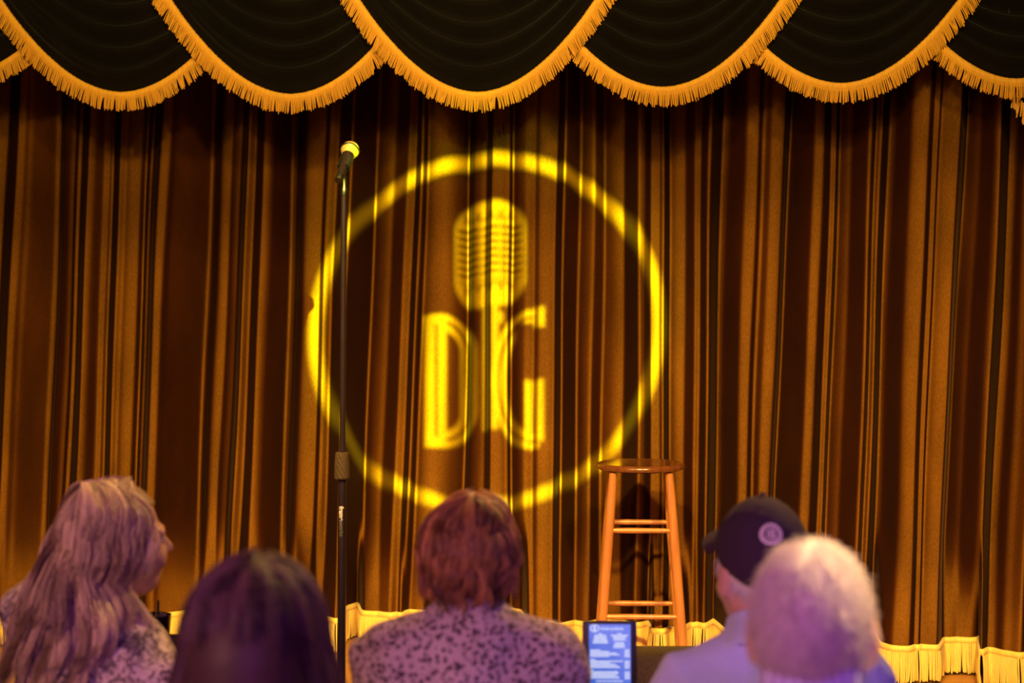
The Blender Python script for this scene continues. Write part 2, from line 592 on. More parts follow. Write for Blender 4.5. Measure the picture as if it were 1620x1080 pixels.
    for a, b in zip(sect, sect[1:]):
        for k in range(4): mb.bm.faces.new((a[k], a[(k + 1) % 4], b[(k + 1) % 4], b[k]))
    mb.bm.faces.new(sect[0]); mb.bm.faces.new(list(reversed(sect[-1])))
    mb.build('pelmet_board', M_BLACKPLASTIC, root, smooth=False)
    tag(root, 'black velvet valance of overlapping gold-fringed swags across the top of the stage', 'valance')


build_valance()


# ------------------------------------------------------------------ microphone stand and microphone
def build_mic_stand():
    Y = 5.36; s = Y / F
    base = P(543, HOR + (CAM_Z - STAGE_Z) * F / Y, Y)
    root = empty('microphone_stand', base)
    def z(py): return CAM_Z - (py - HOR) * s - STAGE_Z
    MB().lathe([(.0, 0), (.128, 0), (.132, .006), (.13, .018), (.118, .027), (.04, .034), (.022, .05), (.016, .07), (.0, .07)], 48).build('base', M_BLACKMETAL, root)
    lean_ = .006
    MB().tube([(-.006, 0, .05), (-.003, 0, z(735))], .0118, 20).build('lower_pole', M_BLACKMETAL, root)
    MB().tube([(-.003, 0, z(740)), (.002, 0, z(300))], .0085, 20).build('upper_pole', M_BLACKMETAL, root)
    # clutch: ribbed waisted grip
    mb = MB()
    zt, zb = z(715), z(757)
    n, mrow = 48, 24
    rows = []
    for k in range(mrow + 1):
        f = k / mrow
        zz = zb + (zt - zb) * f
        r0 = .0215 * (1 - .16 * f ** 2) * (.94 if k in (0, mrow) else 1)
        rows.append([mb.bm.verts.new(((r0 + .0011 * math.copysign(1, math.sin(10 * 2 * math.pi * i / n * 1 + f * 22))) * math.cos(2 * math.pi * i / n) - .003,
                                      (r0 + .0011 * math.copysign(1, math.sin(10 * 2 * math.pi * i / n + f * 22))) * math.sin(2 * math.pi * i / n), zz)) for i in range(n)])
    for a, b in zip(rows, rows[1:]):
        for i in range(n): mb.bm.faces.new((a[i], a[(i + 1) % n], b[(i + 1) % n], b[i]))
    mb.bm.faces.new(rows[-1]); mb.bm.faces.new(list(reversed(rows[0])))
    mb.build('clutch_grip', M_RUBBER, root)
    # top fitting
    MB().lathe([(.0, z(308)), (.0105, z(308)), (.0115, z(304)), (.0115, z(299)), (.009, z(296)), (.0085, z(288)), (.0065, z(280)), (.0, z(280))], 24, Matrix.Translation((.002, 0, 0))).build('top_collar', M_CHROME, root)
    # clip: fork and a U-shaped cradle
    mb = MB()
    c0 = Vector((.003, 0, z(285)))
    mb.tube([c0, c0 + Vector((-.001, 0, .018)), c0 + Vector((.0, 0, .030))], [.007, .0075, .006], 14)
    axis = Vector((.16, .62, .60)).normalized()
    ctr = P(546, 258, Y) - base
    side = axis.cross(Vector((0, 0, 1))).normalized(); upv = side.cross(axis).normalized()
    L = .042
    for a in np.linspace(-2.4, 2.4, 18):
        pass
    rows = []
    for a in np.linspace(math.pi * .5 + .55, math.pi * 2.5 - .55, 22):
        for rr in (.0155, .019):
            for t in (-L / 2, L / 2):
                rows.append(mb.bm.verts.new(ctr + axis * t + side * math.cos(a) * rr + upv * math.sin(a) * rr))
    for k in range(21):
        a = rows[4 * k:4 * k + 4]; b = rows[4 * k + 4:4 * k + 8]
        mb.bm.faces.new((a[0], b[0], b[1], a[1])); mb.bm.faces.new((a[2], b[2], b[3], a[3]))
        mb.bm.faces.new((a[0], a[2], b[2], b[0])); mb.bm.faces.new((a[1], b[1], b[3], a[3]))
    mb.build('microphone_clip', M_BLACKPLASTIC, root)
    # lettering down the pole
    tt = P(538.6, 800, Y) - base
    RM = Matrix.Translation((tt.x - .002, -.0126, tt.z)) @ Matrix.Rotation(math.radians(90), 4, 'X') @ Matrix.Rotation(math.radians(-90), 4, 'Z')
    text_mesh('lettering', 'frame', .0175, M_WHITE, RM, root, .0006, 'LEFT', .0002)
    RM2 = Matrix.Translation((tt.x - .002, -.0126, tt.z - .041)) @ Matrix.Rotation(math.radians(90), 4, 'X') @ Matrix.Rotation(math.radians(-90), 4, 'Z')
    text_mesh('lettering', 'works', .0175, M_GREYPRINT, RM2, root, 0, 'LEFT', .0002)
    tag(root, 'straight black microphone stand with ribbed grip standing before the projected ring', 'microphone stand')
    # microphone
    mroot = empty('microphone', base + ctr)
    q = axis.to_track_quat('Z', 'Y').to_matrix().to_4x4()
    MB().lathe([(0, -.075), (.0085, -.075), (.0105, -.072), (.0108, -.055), (.0125, -.03), (.0145, .012), (.0165, .03), (.0185, .036), (0, .036)], 32, q).build('handle', M_BLACKMETAL, mroot)
    MB().lathe([(0, -.076), (.0115, -.076), (.0122, -.073), (.0122, -.056), (.0115, -.053), (0, -.053)], 28, q).build('cable_plug', M_CHROME, mroot)
    t = NT('grille_mesh')
    v = t.coord((1, 1, 1))
    vo = t.n('ShaderNodeTexVoronoi'); vo.inputs['Scale'].default_value = 520; t.l(v, vo.inputs['Vector'])
    t.l(t.ramp(vo.outputs['Distance'], [(.2, (.62, .42, .16)), (.6, (.34, .22, .08))]), t.b.inputs['Base Color'])
    t.set(Roughness=.5, Metallic=.3); t.bump(vo.outputs['Distance'], .4, .002)
    prof = [(.0185, .034)]
    for k in range(0, 17):
        a = -.75 + (math.pi / 2 + .75) * k / 16
        prof.append((max(.0, .0262 * math.cos(a)), .057 + .0262 * math.sin(a)))
    MB().lathe(prof, 36, q).build('grille', t.m, mroot)
    MB().lathe([(.0262, .053), (.0274, .0545), (.0274, .0595), (.0262, .061)], 36, q).build('grille_ring', M_CHROME, mroot)
    tag(mroot, 'handheld microphone with golden ball grille clipped on the stand top', 'microphone')


build_mic_stand()


# ------------------------------------------------------------------ stool
def build_stool():
    Y = 6.96; s = Y / F
    c = P(1013, 738, Y)
    root = empty('bar_stool', (c.x, Y, STAGE_Z))
    zt = CAM_Z - (731 - HOR) * s - STAGE_Z
    R = 70.5 * s
    MB().lathe([(0, zt - .027), (R * .55, zt - .027), (R * .9, zt - .026), (R * .985, zt - .021), (R, zt - .014), (R * .985, zt - .006), (R * .94, zt - .001), (R * .82, zt - .003), (R * .5, zt - .008), (0, zt - .009)], 64).build('seat', M_WOODSEAT, root)
    rot = math.radians(-2)
    def legp(sx, sy, z):
        f = 1 - z / zt
        h = .099 + .060 * f
        v = Vector((sx * h, sy * h, z)); v.rotate(Matrix.Rotation(rot, 3, 'Z')); return v
    for sx in (-1, 1):
        for sy in (-1, 1):
            pts = [legp(sx, sy, z) for z in np.linspace(.0, zt - .03, 9)]
            rad = [.0145, .0158, .0168, .0174, .0178, .0178, .0175, .0168, .015]
            MB().tube(pts, rad, 20).build('leg', M_WOODLEG, root)
    def zr(py): return CAM_Z - (py - HOR) * (Y - .14) / F - STAGE_Z
    for (py, sy) in ((840.5, -1), (975.5, -1)):
        z = zr(py)
        for q in (-1, 1):
            MB().tube([legp(-1, q, z), legp(-.4, q, z).lerp(legp(.4, q, z), .0), legp(1, q, z)], [.0085, .0105, .0085], 16).build('stretcher', M_WOODLEG, root)
        for q in (-1, 1):
            z2 = z - .055
            MB().tube([legp(q, -1, z2), legp(q, 0, z2), legp(q, 1, z2)], [.0085, .0105, .0085], 16).build('stretcher', M_WOODLEG, root)
    tag(root, 'tall round wooden bar stool standing alone on stage before the curtain', 'stool')


build_stool()


# ------------------------------------------------------------------ stage monitor box at the stage edge
def build_monitor():
    Y = 5.15
    a = P(926, 1039, Y); b = P(1112, 1039, Y)
    cx = (a.x + b.x) / 2; hw = (b.x - a.x) / 2
    root = empty('stage_monitor', (cx, Y, STAGE_Z))
    h = a.z - STAGE_Z
    mb = MB()
    prof = [(0, 0), (.34, 0), (.36, .05), (.16, h), (.02, h)]
    for sgn in (-1, 1):
        pass
    vs = [[mb.bm.verts.new((sx * hw, y, z)) for y, z in prof] for sx in (-1, 1)]
    n = len(prof)
    mb.bm.faces.new(vs[0]); mb.bm.faces.new(list(reversed(vs[1])))
    for k in range(n): mb.bm.faces.new((vs[0][k], vs[0][(k + 1) % n], vs[1][(k + 1) % n], vs[1][k]))
    bmesh.ops.bevel(mb.bm, geom=list(mb.bm.edges), offset=.006, segments=2, affect='EDGES')
    mb.build('cabinet', simple('monitor_carpet', (.15, .095, .045), .9, 0, .35, 200, .3), root)
    # slanted grille towards the performer
    d = Vector((0, .16 - .36, h - .05)).normalized(); nn = Vector((0, d.z, -d.y))
    p0 = Vector((0, .36, .05)) + nn * .004
    g = MB()
    q = [p0 + d * t + Vector((x, 0, 0)) for x, t in ((-hw * .9, .03), (hw * .9, .03), (hw * .9, .40), (-hw * .9, .40))]
    g.poly(q); 
    r = bmesh.ops.extrude_face_region(g.bm, geom=list(g.bm.faces))
    for v in [e for e in r['geom'] if isinstance(e, bmesh.types.BMVert)]: v.co += nn * .006
    g.build('grille', M_BLACKPLASTIC, root, smooth=False)
    for sx in (-1, 1):
        MB().tube([(sx * hw * .4, -.001, h * .55), (sx * hw * .4, -.02, h * .57), (sx * hw * .4, -.02, h * .68), (sx * hw * .4, -.001, h * .70)], .008, 10).build('handle', M_BLACKPLASTIC, root)
    tag(root, 'plain dark box at the stage edge just behind the glowing menu screen', 'stage monitor')


build_monitor()


# ------------------------------------------------------------------ tables (mostly below the frame), menu, drink, phone
def build_table(name, x, y, label, r=.30):
    zt = .72
    root = empty(name, (x, y, 0))
    MB().lathe([(0, zt - .03), (r - .02, zt - .03), (r, zt - .022), (r, zt - .006), (r - .006, zt), (0, zt)], 48).build('table_top', M_BLACKPLASTIC, root)
    MB().lathe([(.028, .02), (.028, zt - .03)], 20).build('pedestal', M_BLACKMETAL, root)
    MB().lathe([(0, 0), (.11, 0), (.115, .008), (.105, .02), (.05, .035), (0, .035)], 40).build('base', M_BLACKMETAL, root)
    tag(root, label, 'table')
    return zt


YM = 4.15
mc = P(965, 1040, YM)
build_table('cocktail_table', mc.x - .01, YM + .02, 'small round black table carrying the glowing menu screen', .16)
YCUP = 4.74
cc = P(246, 1000, YCUP)
build_table('cocktail_table', cc.x - .02, YCUP - .04, 'small round black table carrying the dark drink', .235)


def build_menu():
    s = YM / F
    zt = .72
    w = 86 * s; top = P(965, 985, YM).z
    root = empty('menu_display', (mc.x, YM, zt + .002))
    h = top - zt
    tilt = Matrix.Rotation(math.radians(-4), 4, 'X')
    MB().box((-w / 2, 0, .004), (w / 2, .014, h), tilt, .003).build('frame', M_BLACKPLASTIC, root)
    MB().box((-w * .45, -.02, 0), (w * .45, .06, .007), bev=.002).build('stand_foot', M_BLACKPLASTIC, root)
    sw0, sw1 = (932 - 965) * s, (998 - 965) * s
    st, sb = h - 5 * s, .02
    # screen
    t = NT('menu_screen')
    v = t.coord()
    sx = t.n('ShaderNodeSeparateXYZ'); t.l(v, sx.inputs[0])
    gr = t.n('ShaderNodeMath', operation='MULTIPLY_ADD'); gr.inputs[1].default_value = 6.0; gr.inputs[2].default_value = -.2
    ad = t.n('ShaderNodeMath', operation='ADD'); t.l(sx.outputs['X'], ad.inputs[0]); t.l(sx.outputs['Z'], ad.inputs[1])
    t.l(ad.outputs[0], gr.inputs[0])
    nz = t.noise(v, 22, 2)
    a2 = t.n('ShaderNodeMath', operation='MULTIPLY_ADD'); a2.inputs[1].default_value = .7; t.l(nz, a2.inputs[0]); t.l(gr.outputs[0], a2.inputs[2])
    col = t.ramp(a2.outputs[0], [(.35, (.035, .13, .62)), (1.0, (.16, .22, .82))])
    t.b.inputs['Base Color'].default_value = (.02, .02, .03, 1); t.set(Roughness=.3)
    t.l(col, t.b.inputs['Emission Color']); t.b.inputs['Emission Strength'].default_value = 1.0
    scr = MB().box((sw0, -.0012, sb), (sw1, .001, st), tilt).build('screen', t.m, root, smooth=False)
    e = NT('menu_white'); e.b.inputs['Base Color'].default_value = (.2, .2, .2, 1)
    cv = e.coord(); f = e.noise(cv, 400, 2)
    e.l(e.ramp(f, [(.3, (.55, .68, .95)), (.6, (.85, .92, 1))]), e.b.inputs['Emission Color']); e.b.inputs['Emission Strength'].default_value = .95
    MW = e.m
    def pt(px, py, dy=-.0022):  # px offsets in photo pixels from frame top-left (922,985)
        return tilt @ Vector(((px - 965) * s, dy, h - (py - 985) * s))
    # header lettering
    RM = tilt @ Matrix.Translation(((950 - 965) * s, -.0022, h - (998.6 - 985) * s)) @ Matrix.Rotation(math.radians(90), 4, 'X')
    text_mesh('heading', 'FOOD & DRINK', 5.2 * s, MW, RM, scr, .12 * s, 'LEFT')
    # round logo with a microphone
    mb = MB()
    c = (941, 996)
    n = 40
    ro = [mb.bm.verts.new(pt(c[0] + 7 * math.cos(2 * math.pi * k / n), c[1] + 6.2 * math.sin(2 * math.pi * k / n))) for k in range(n)]
    ri = [mb.bm.verts.new(pt(c[0] + 5.6 * math.cos(2 * math.pi * k / n), c[1] + 5.0 * math.sin(2 * math.pi * k / n))) for k in range(n)]
    for k in range(n): mb.bm.faces.new((ro[k], ro[(k + 1) % n], ri[(k + 1) % n], ri[k]))
    mb.poly([pt(c[0] + 1.7 * math.cos(a), c[1] - 1.6 + 2.3 * math.sin(a)) for a in np.linspace(0, 2 * math.pi, 20)[:-1]])
    mb.poly([pt(c[0] - 2.6, c[1] + 3.8), pt(c[0] + 2.6, c[1] + 3.8), pt(c[0] + 1.6, c[1] + 1.2), pt(c[0] - 1.6, c[1] + 1.2)])
    mb.build('logo', MW, scr, smooth=False)
    # text lines: runs of tiny word strokes
    rr = random.Random(5)
    mb = MB()
    def line(x0, x1, y, th=1.5, align=0):
        x = x0
        while x < x1:
            wd = min(rr.uniform(2.2, 6), x1 - x)
            mb.poly([pt(x, y), pt(x + wd, y), pt(x + wd, y + th), pt(x, y + th)])
            x += wd + .55
    def block(cx, widths, y, step=2.35):
        for k, wv in enumerate(widths): line(cx - wv / 2, cx + wv / 2, y + k * step)
    block(950, [6, 18, 20, 20, 22, 23, 24], 1004)
    block(980.5, [7, 27, 22, 18, 20], 1004)
    block(980, [14, 16, 17, 18], 1018)
    def lblock(ws, y, step=2.4):
        for k, wv in enumerate(ws): line(934, 934 + wv, y + k * step)
    lblock([16, 30, 42, 46, 30], 1029.5)
    lblock([8, 51, 32, 40, 44, 47], 1044.5)
    lblock([5, 44, 45, 40, 44, 46], 1061)
    line(943, 986, 1078)
    for (y, n_) in ((1029.5, 5), (1047, 5), (1064, 5)):
        for k in range(n_): line(988.5, 996.5, y + k * 2.5)
    mb.build('text_lines', MW, scr, smooth=False)
    tag(root, 'upright tablet menu with glowing blue screen between two seated people', 'menu display')


build_menu()


def build_drink():
    s = YCUP / F
    root = empty('drink_glass', (cc.x, YCUP, .721))
    top = P(246, 972, YCUP).z - .72
    r = 25 * s
    g = NT('dark_cup'); v = g.coord()
    g.l(g.ramp(g.noise(v, 60, 3), [(.3, (.008, .006, .006)), (.7, (.018, .013, .012))]), g.b.inputs['Base Color'])
    g.set(Roughness=.25)
    MB().lathe([(0, 0), (r * .78, 0), (r * .82, .004), (r, top), (r * .95, top), (r * .77, .008), (0, .008)], 40).build('tumbler', g.m, root)
    MB().lathe([(0, top - .012), (r * .93, top - .012), (r * .93, top - .010), (0, top - .010)], 32).build('drink', simple('cola', (.01, .004, .002), .1, 0, .1), root)
    ice = NT('ice_cube'); iv = ice.coord()
    ice.l(ice.ramp(ice.noise(iv, 90, 2), [(.3, (.12, .08, .06)), (.7, (.3, .22, .16))]), ice.b.inputs['Base Color']); ice.set(Roughness=.1)
    ri = random.Random(2)
    for k in range(5):
        a = k * 1.3; M = Matrix.Translation((math.cos(a) * r * .5, math.sin(a) * r * .5, top - .008)) @ Matrix.Rotation(ri.uniform(0, 3), 4, 'Z') @ Matrix.Rotation(.5, 4, 'X')
        MB().box((-.009, -.009, -.009), (.009, .009, .009), M, .003).build('ice_cube', ice.m, root)
    mb = MB()
    sx = (250 - 246) * s
    mb.tube([(sx * .3, 0, .012), (sx, .0, top), (sx * 1.1, .0, P(250, 950, YCUP).z - .72)], .0032, 12)
    mb.build('straw', M_BLACKPLASTIC, root)
    tag(root, 'dark tumbler with a black straw beside the blonde woman', 'drink')
    # phone leaning on the same table
    ph = P(229, 976, 4.62)
    r2 = empty('smartphone', (ph.x, 4.62, .7215), math.radians(74))
    hh = ph.z + .016 - .72
    T = Matrix.Rotation(math.radians(-12), 4, 'X')
    MB().box((-.034, -.004, 0), (.034, .004, hh), T, .003).build('body', M_BLACKPLASTIC, r2)
    e = NT('phone_screen'); vv = e.coord()
    e.b.inputs['Base Color'].default_value = (.02, .02, .02, 1)
    e.l(e.ramp(e.noise(vv, 60, 2), [(.35, (.05, .05, .35)), (.65, (.25, .28, 1.0))]), e.b.inputs['Emission Color']); e.b.inputs['Emission Strength'].default_value = 1.0
    MB().box((-.031, -.0052, hh - .05), (.031, -.0038, hh - .012), T).build('screen', e.m, r2, smooth=False)
    tag(r2, 'smartphone glowing blue-violet half hidden by blonde hair', 'phone')


build_drink()


# ------------------------------------------------------------------ implicit-surface bodies
class Field:
    def __init__(s, lo, hi, h):
        s.lo = np.array(lo, float); s.h = h
        s.n = np.ceil((np.array(hi) - s.lo) / h).astype(int) + 1
        s.f = np.full(s.n, 1.0, dtype=np.float32)

    def sub(s, lo, hi, m):
        a = np.clip(np.floor((np.array(lo) - m - s.lo) / s.h).astype(int), 0, s.n - 1)
        b = np.clip(np.ceil((np.array(hi) + m - s.lo) / s.h).astype(int) + 1, 1, s.n)
        if np.any(b <= a): return None
        ax = [s.lo[i] + s.h * np.arange(a[i], b[i]) for i in range(3)]
        G = np.stack(np.meshgrid(*ax, indexing='ij'), -1)
        return tuple(slice(a[i], b[i]) for i in range(3)), G

    def put(s, sl, d, k):
        a = s.f[sl]
        if k <= 0:
            s.f[sl] = np.minimum(a, d); return
        h = np.clip(.5 + .5 * (a - d) / k, 0, 1)
        s.f[sl] = a * (1 - h) + d * h - k * h * (1 - h)

    def cap(s, a, b, ra, rb, k=.02, flat=None):
        a, b = np.array(a, float), np.array(b, float)
        r = max(ra, rb)
        q = s.sub(np.minimum(a, b) - r, np.maximum(a, b) + r, .05)
        if q is None: return
        sl, G = q
        ab = b - a
        t = np.clip(((G - a) @ ab) / (ab @ ab + 1e-12), 0, 1)
        d = np.linalg.norm(G - a - t[..., None] * ab, axis=-1) - (ra + (rb - ra) * t)
        s.put(sl, d, k)

    def ell(s, c, r, k=.02, R=None):
        c, r = np.array(c, float), np.array(r, float)
        m = r.max()
        q = s.sub(c - m, c + m, .05)
        if q is None: return
        sl, G = q
        g = G - c
        if R is not None: g = g @ R      # into the local axes
        k0 = np.linalg.norm(g / r, axis=-1); k1 = np.linalg.norm(g / r ** 2, axis=-1) + 1e-9
        s.put(sl, k0 * (k0 - 1) / k1, k)

    def grid(s):
        ax = [s.lo[i] + s.h * np.arange(s.n[i]) for i in range(3)]
        return np.meshgrid(*ax, indexing='ij')

    def mesh(s): return surface_nets(s.f, s.lo, s.h)


def surface_nets(f, lo, h):
    f = f.copy()
    for ax in range(3):      # close at the borders
        sl = [slice(None)] * 3
        for e in (0, -1):
            sl[ax] = e; f[tuple(sl)] = np.maximum(f[tuple(sl)], 1e-3)
    ins = f < 0
    cs = [(i, j, k) for i in (0, 1) for j in (0, 1) for k in (0, 1)]
    def sh(a, c): return a[c[0]:a.shape[0] - 1 + c[0], c[1]:a.shape[1] - 1 + c[1], c[2]:a.shape[2] - 1 + c[2]]
    cnt = sum(sh(ins, c).astype(np.int8) for c in cs)
    act = (cnt > 0) & (cnt < 8)
    idx = np.full(act.shape, -1, dtype=np.int64)
    ai = np.argwhere(act)
    idx[act] = np.arange(len(ai))
    vals = {c: sh(f, c)[act] for c in cs}
    pos = np.zeros((len(ai), 3)); num = np.zeros(len(ai))
    for c in cs:
        for ax in range(3):
            if c[ax] == 0:
                d = list(c); d[ax] = 1; d = tuple(d)
                v0, v1 = vals[c], vals[d]
                m = (v0 < 0) != (v1 < 0)
                t = np.where(m, v0 / np.where(np.abs(v0 - v1) < 1e-12, 1, v0 - v1), 0)
                p = np.tile(np.array(c, float), (len(ai), 1)); p[:, ax] += t
                pos += p * m[:, None]; num += m
    V = lo + h * (ai + pos / num[:, None])
    Fs = []
    for ax in range(3):
        b, c = (ax + 1) % 3, (ax + 2) % 3
        s0 = [slice(None)] * 3; s1 = [slice(None)] * 3
        s0[ax] = slice(0, -1); s1[ax] = slice(1, None)
        ch = ins[tuple(s0)] != ins[tuple(s1)]
        e = np.argwhere(ch)
        e = e[(e[:, b] > 0) & (e[:, c] > 0) & (e[:, b] < f.shape[b] - 1) & (e[:, c] < f.shape[c] - 1)]
        fl = ins[tuple(s0)][tuple(e.T)]
        def cell(db, dc):
            q = e.copy(); q[:, b] += db; q[:, c] += dc
            return idx[tuple(q.T)]
        quad = np.stack([cell(-1, -1), cell(0, -1), cell(0, 0), cell(-1, 0)], 1)
        quad[~fl] = quad[~fl][:, ::-1]
        Fs.append(quad)
    Fa = np.concatenate(Fs)
    Fa = Fa[(Fa >= 0).all(1)]
    return V, Fa


def rotz(a): return np.array([[math.cos(a), -math.sin(a), 0], [math.sin(a), math.cos(a), 0], [0, 0, 1.0]])
def rotx(a): return np.array([[1, 0, 0], [0, math.cos(a), -math.sin(a)], [0, math.sin(a), math.cos(a)]])
def roty(a): return np.array([[math.cos(a), 0, math.sin(a)], [0, 1, 0], [-math.sin(a), 0, math.cos(a)]])


class Person:
    """seated figure, local frame: faces +y, x to its right, z up from the hall floor"""
    def __init__(s, loc, rz, H, female, head_off=(0, 0), yaw=0.0, pitch=0.0, roll=0.0, shoulder=.18, bulk=1.0, hs=1.0, drop=.318, tilt=0.0):
        s.drop = drop; s.tilt = tilt
        s.loc, s.rz, s.H, s.fem, s.sh, s.bulk = loc, rz, H, female, shoulder, bulk
        s.hs = hs
        s.R = rotz(yaw) @ roty(roll) @ rotx(pitch)
        s.hc = np.array([head_off[0], head_off[1], H - .102 * hs])    # head centre
        s.tr = np.array([head_off[0], head_off[1], 0]) * .5

    def hp(s, p):   # head frame -> body frame
        return s.hc + (np.asarray(p, float) * s.hs) @ s.R.T

    def head(s, f):
        hs = s.hs
        R = s.R
        f.ell(s.hp((0, -.006, .004)), np.array((.074, .096, .098)) * hs, .01, R)
        f.ell(s.hp((0, .022, -.048)), np.array((.064, .074, .072)) * hs, .03, R)
        f.ell(s.hp((0, .052, -.098)), np.array((.036, .034, .028)) * hs, .03, R)          # chin
        for q in (-1, 1):
            f.ell(s.hp((q * .034, .074, -.052)), np.array((.022, .02, .02)) * hs, .02, R)  # cheek
            f.cap(s.hp((q * .012, .092, .002)), s.hp((q * .048, .080, .0)), .010 * hs, .009 * hs, .014)  # brow
            f.ell(s.hp((q * .077, -.008, -.022)), np.array((.011, .022, .033)) * hs, .008, R)  # ear
            f.ell(s.hp((q * .076, -.004, -.045)), np.array((.009, .012, .012)) * hs, .006, R)
        f.cap(s.hp((0, .094, -.008)), s.hp((0, .112, -.040)), .008 * hs, .012 * hs, .010)    # nose
        f.cap(s.hp((-.012, .098, -.044)), s.hp((.012, .098, -.044)), .009 * hs, .009 * hs, .008)
        f.cap(s.hp((-.018, .086, -.070)), s.hp((.018, .086, -.070)), .008 * hs, .008 * hs, .006)  # lips
        f.cap(s.hp((-.015, .085, -.080)), s.hp((.015, .085, -.080)), .008 * hs, .008 * hs, .006)
        rn = (.047 if s.fem else .056) * hs
        base = s.tr + np.array((0, -.035, s.H - .285))
        f.cap(s.hp((0, -.02, -.07)), base, rn, rn * 1.1, .03)

    def torso(s, f, g=0.0, k=.05, arms=True):
        H, b, w = s.H, s.bulk, s.sh
        t = s.tr
        f.ell((0, 0, .54), (.175 * b + g, .125 * b + g, .11 + g), k)
        f.ell((0, .005, .70), (.145 * b + g, .11 * b + g, .15 + g), k)
        f.ell(t * .6 + (0, -.005, H - .42), (.158 * b + g, .112 * b + g, .165 + g), k)
        for q in (-1, 1):
            zs = H - s.drop - q * s.tilt
            f.cap(t + (q * .05, -.035, zs + .050), t + (q * w, -.015, zs), .045 + g, .058 + g, .04)
            f.ell(t * .6 + (q * .08, -.04, H - .42), (.085 + g, .07 + g, .12 + g), .05)
            if s.fem: f.ell((q * .075, .085, H - .45), (.06 + g, .06 + g, .06 + g), .04)
        f.cap(t + (0, -.03, H - .30), t + (0, -.02, H - .42), .075 + g, .10 + g, .05)
        if arms:
            for q in (-1, 1):
                zs = H - s.drop - q * s.tilt
                sh = t + (q * w, -.012, zs - .01); el = np.array((q * (w + .04), .10, .665)); wr = np.array((q * .13, .33, .64))
                f.cap(sh, el, .053 * b + g, .042 * b + g, .03)
                f.cap(el, wr, .042 * b + g, .028 + g * .8, .02)

    def legs(s, f, g=0.0):
        for q in (-1, 1):
            f.cap((q * .09, .0, .515), (q * .115, .43, .50), .088 + g, .062 + g, .04)
            f.cap((q * .115, .43, .50), (q * .12, .40, .10), .060 + g, .040 + g, .02)

    def feet(s, f, g=0.0):
        for q in (-1, 1):
            f.cap((q * .12, .385, .045), (q * .125, .555, .03), .040 + g * .5, .030 + g * .5, .02)

    def hands(s, f):
        for q in (-1, 1):
            wr = np.array((q * .13, .33, .64))
            f.cap(wr, (q * .115, .40, .61), .026, .034, .015)
            f.ell((q * .112, .405, .608), (.040, .045, .016), .012)
            for n_, (dx, L) in enumerate(((-.030, .060), (-.010, .072), (.011, .068), (.031, .052))):
                a = np.array((q * .112 + dx, .440, .608)); m = a + (dx * .12, L * .55, -.004); e = m + (0, L * .38, -.022)
                f.cap(a - (0, .02, 0), m, .0095, .0085, .002); f.cap(m, e, .0085, .0075, .002)
            a = np.array((q * .112 - q * .032, .395, .606)); f.cap(a, a + (-q * .022, .03, -.002), .011, .010, .006); f.cap(a + (-q * .022, .03, -.002), a + (-q * .026, .058, -.010), .010, .008, .002)

    def build(s, label, skin, cat='person'):
        lo, hi = (-.36, -.26, -.01), (.36, .66, s.H + .03)
        f = Field(lo, hi, .0062)
        s.torso(f); s.head(f); s.legs(f); s.feet(f); s.hands(f)
        V, Fa = f.mesh()
        o = mesh_obj('person', V, Fa, skin)
        o.location = (s.loc[0], s.loc[1], 0); o.rotation_euler = (0, 0, s.rz)
        tag(o, label, cat)
        s.o = o
        for q in (-1, 1):
            e = s.hp((q * .031, .083, -.012))
            MB().lathe([(0, -.0115)] + [(.0115 * math.cos(a), .0115 * math.sin(a)) for a in np.linspace(-1.4, 1.4, 9)] + [(0, .0115)], 16, Matrix.Translation(e)).build('eye', M_EYE, o)
        return o

    def top(s, name, mat, hem=.50, mock=None, neck=.075, g=.012, wr=.0, sleeve_end=None, neck_c=None, collar=False):
        f = Field((-.38, -.28, .40), (.38, .50, s.H - .10), .0062)
        s.torso(f, g)
        if mock: f.cap(s.tr + np.array((0, -.035, s.H - .30)), s.tr * 1.3 + np.array((0, -.026, s.H - mock)), .075, .062, .03)
        X, Y, Z = f.grid()
        # soft cloth folds
        w = .004 * np.sin(38 * X + 21 * Z + 3 * np.sin(17 * Z)) * np.sin(23 * Z - 9 * X) + .0035 * np.sin(55 * Z + 18 * X + 2 * np.sin(31 * X)) * np.clip((np.abs(X) - .1) * 8, 0, 1)
        f.f += w.astype(np.float32)
        nb = s.tr + np.array((0, -.012, s.H - .255)) if neck_c is None else np.array(neck_c)
        if collar:
            # a folded collar standing round the neck
            a = np.sqrt((X - nb[0]) ** 2 + ((Y - nb[1]) * .92) ** 2)
            zc = Z - (s.H - .205) + .35 * (Y - nb[1])
            ring = np.maximum(np.abs(a - .076 - np.clip(-zc, 0, .08) * .55) - .008, np.abs(zc + .020) - .034)
            f.f = np.minimum(f.f, ring.astype(np.float32))
        cut = np.sqrt((X - nb[0]) ** 2 + ((Y - nb[1] - .01) * .95) ** 2 + ((Z - nb[2] - .02) * .8) ** 2) - neck
        f.f = np.maximum(f.f, -cut.astype(np.float32)) if neck > 0 else f.f
        f.f = np.maximum(f.f, (hem - Z).astype(np.float32))
        cuff = np.where(np.abs(X) > .06, Y - .315, -1.0)
        f.f = np.maximum(f.f, cuff.astype(np.float32))
        V, Fa = f.mesh()
        return mesh_obj(name, V, Fa, mat, s.o)

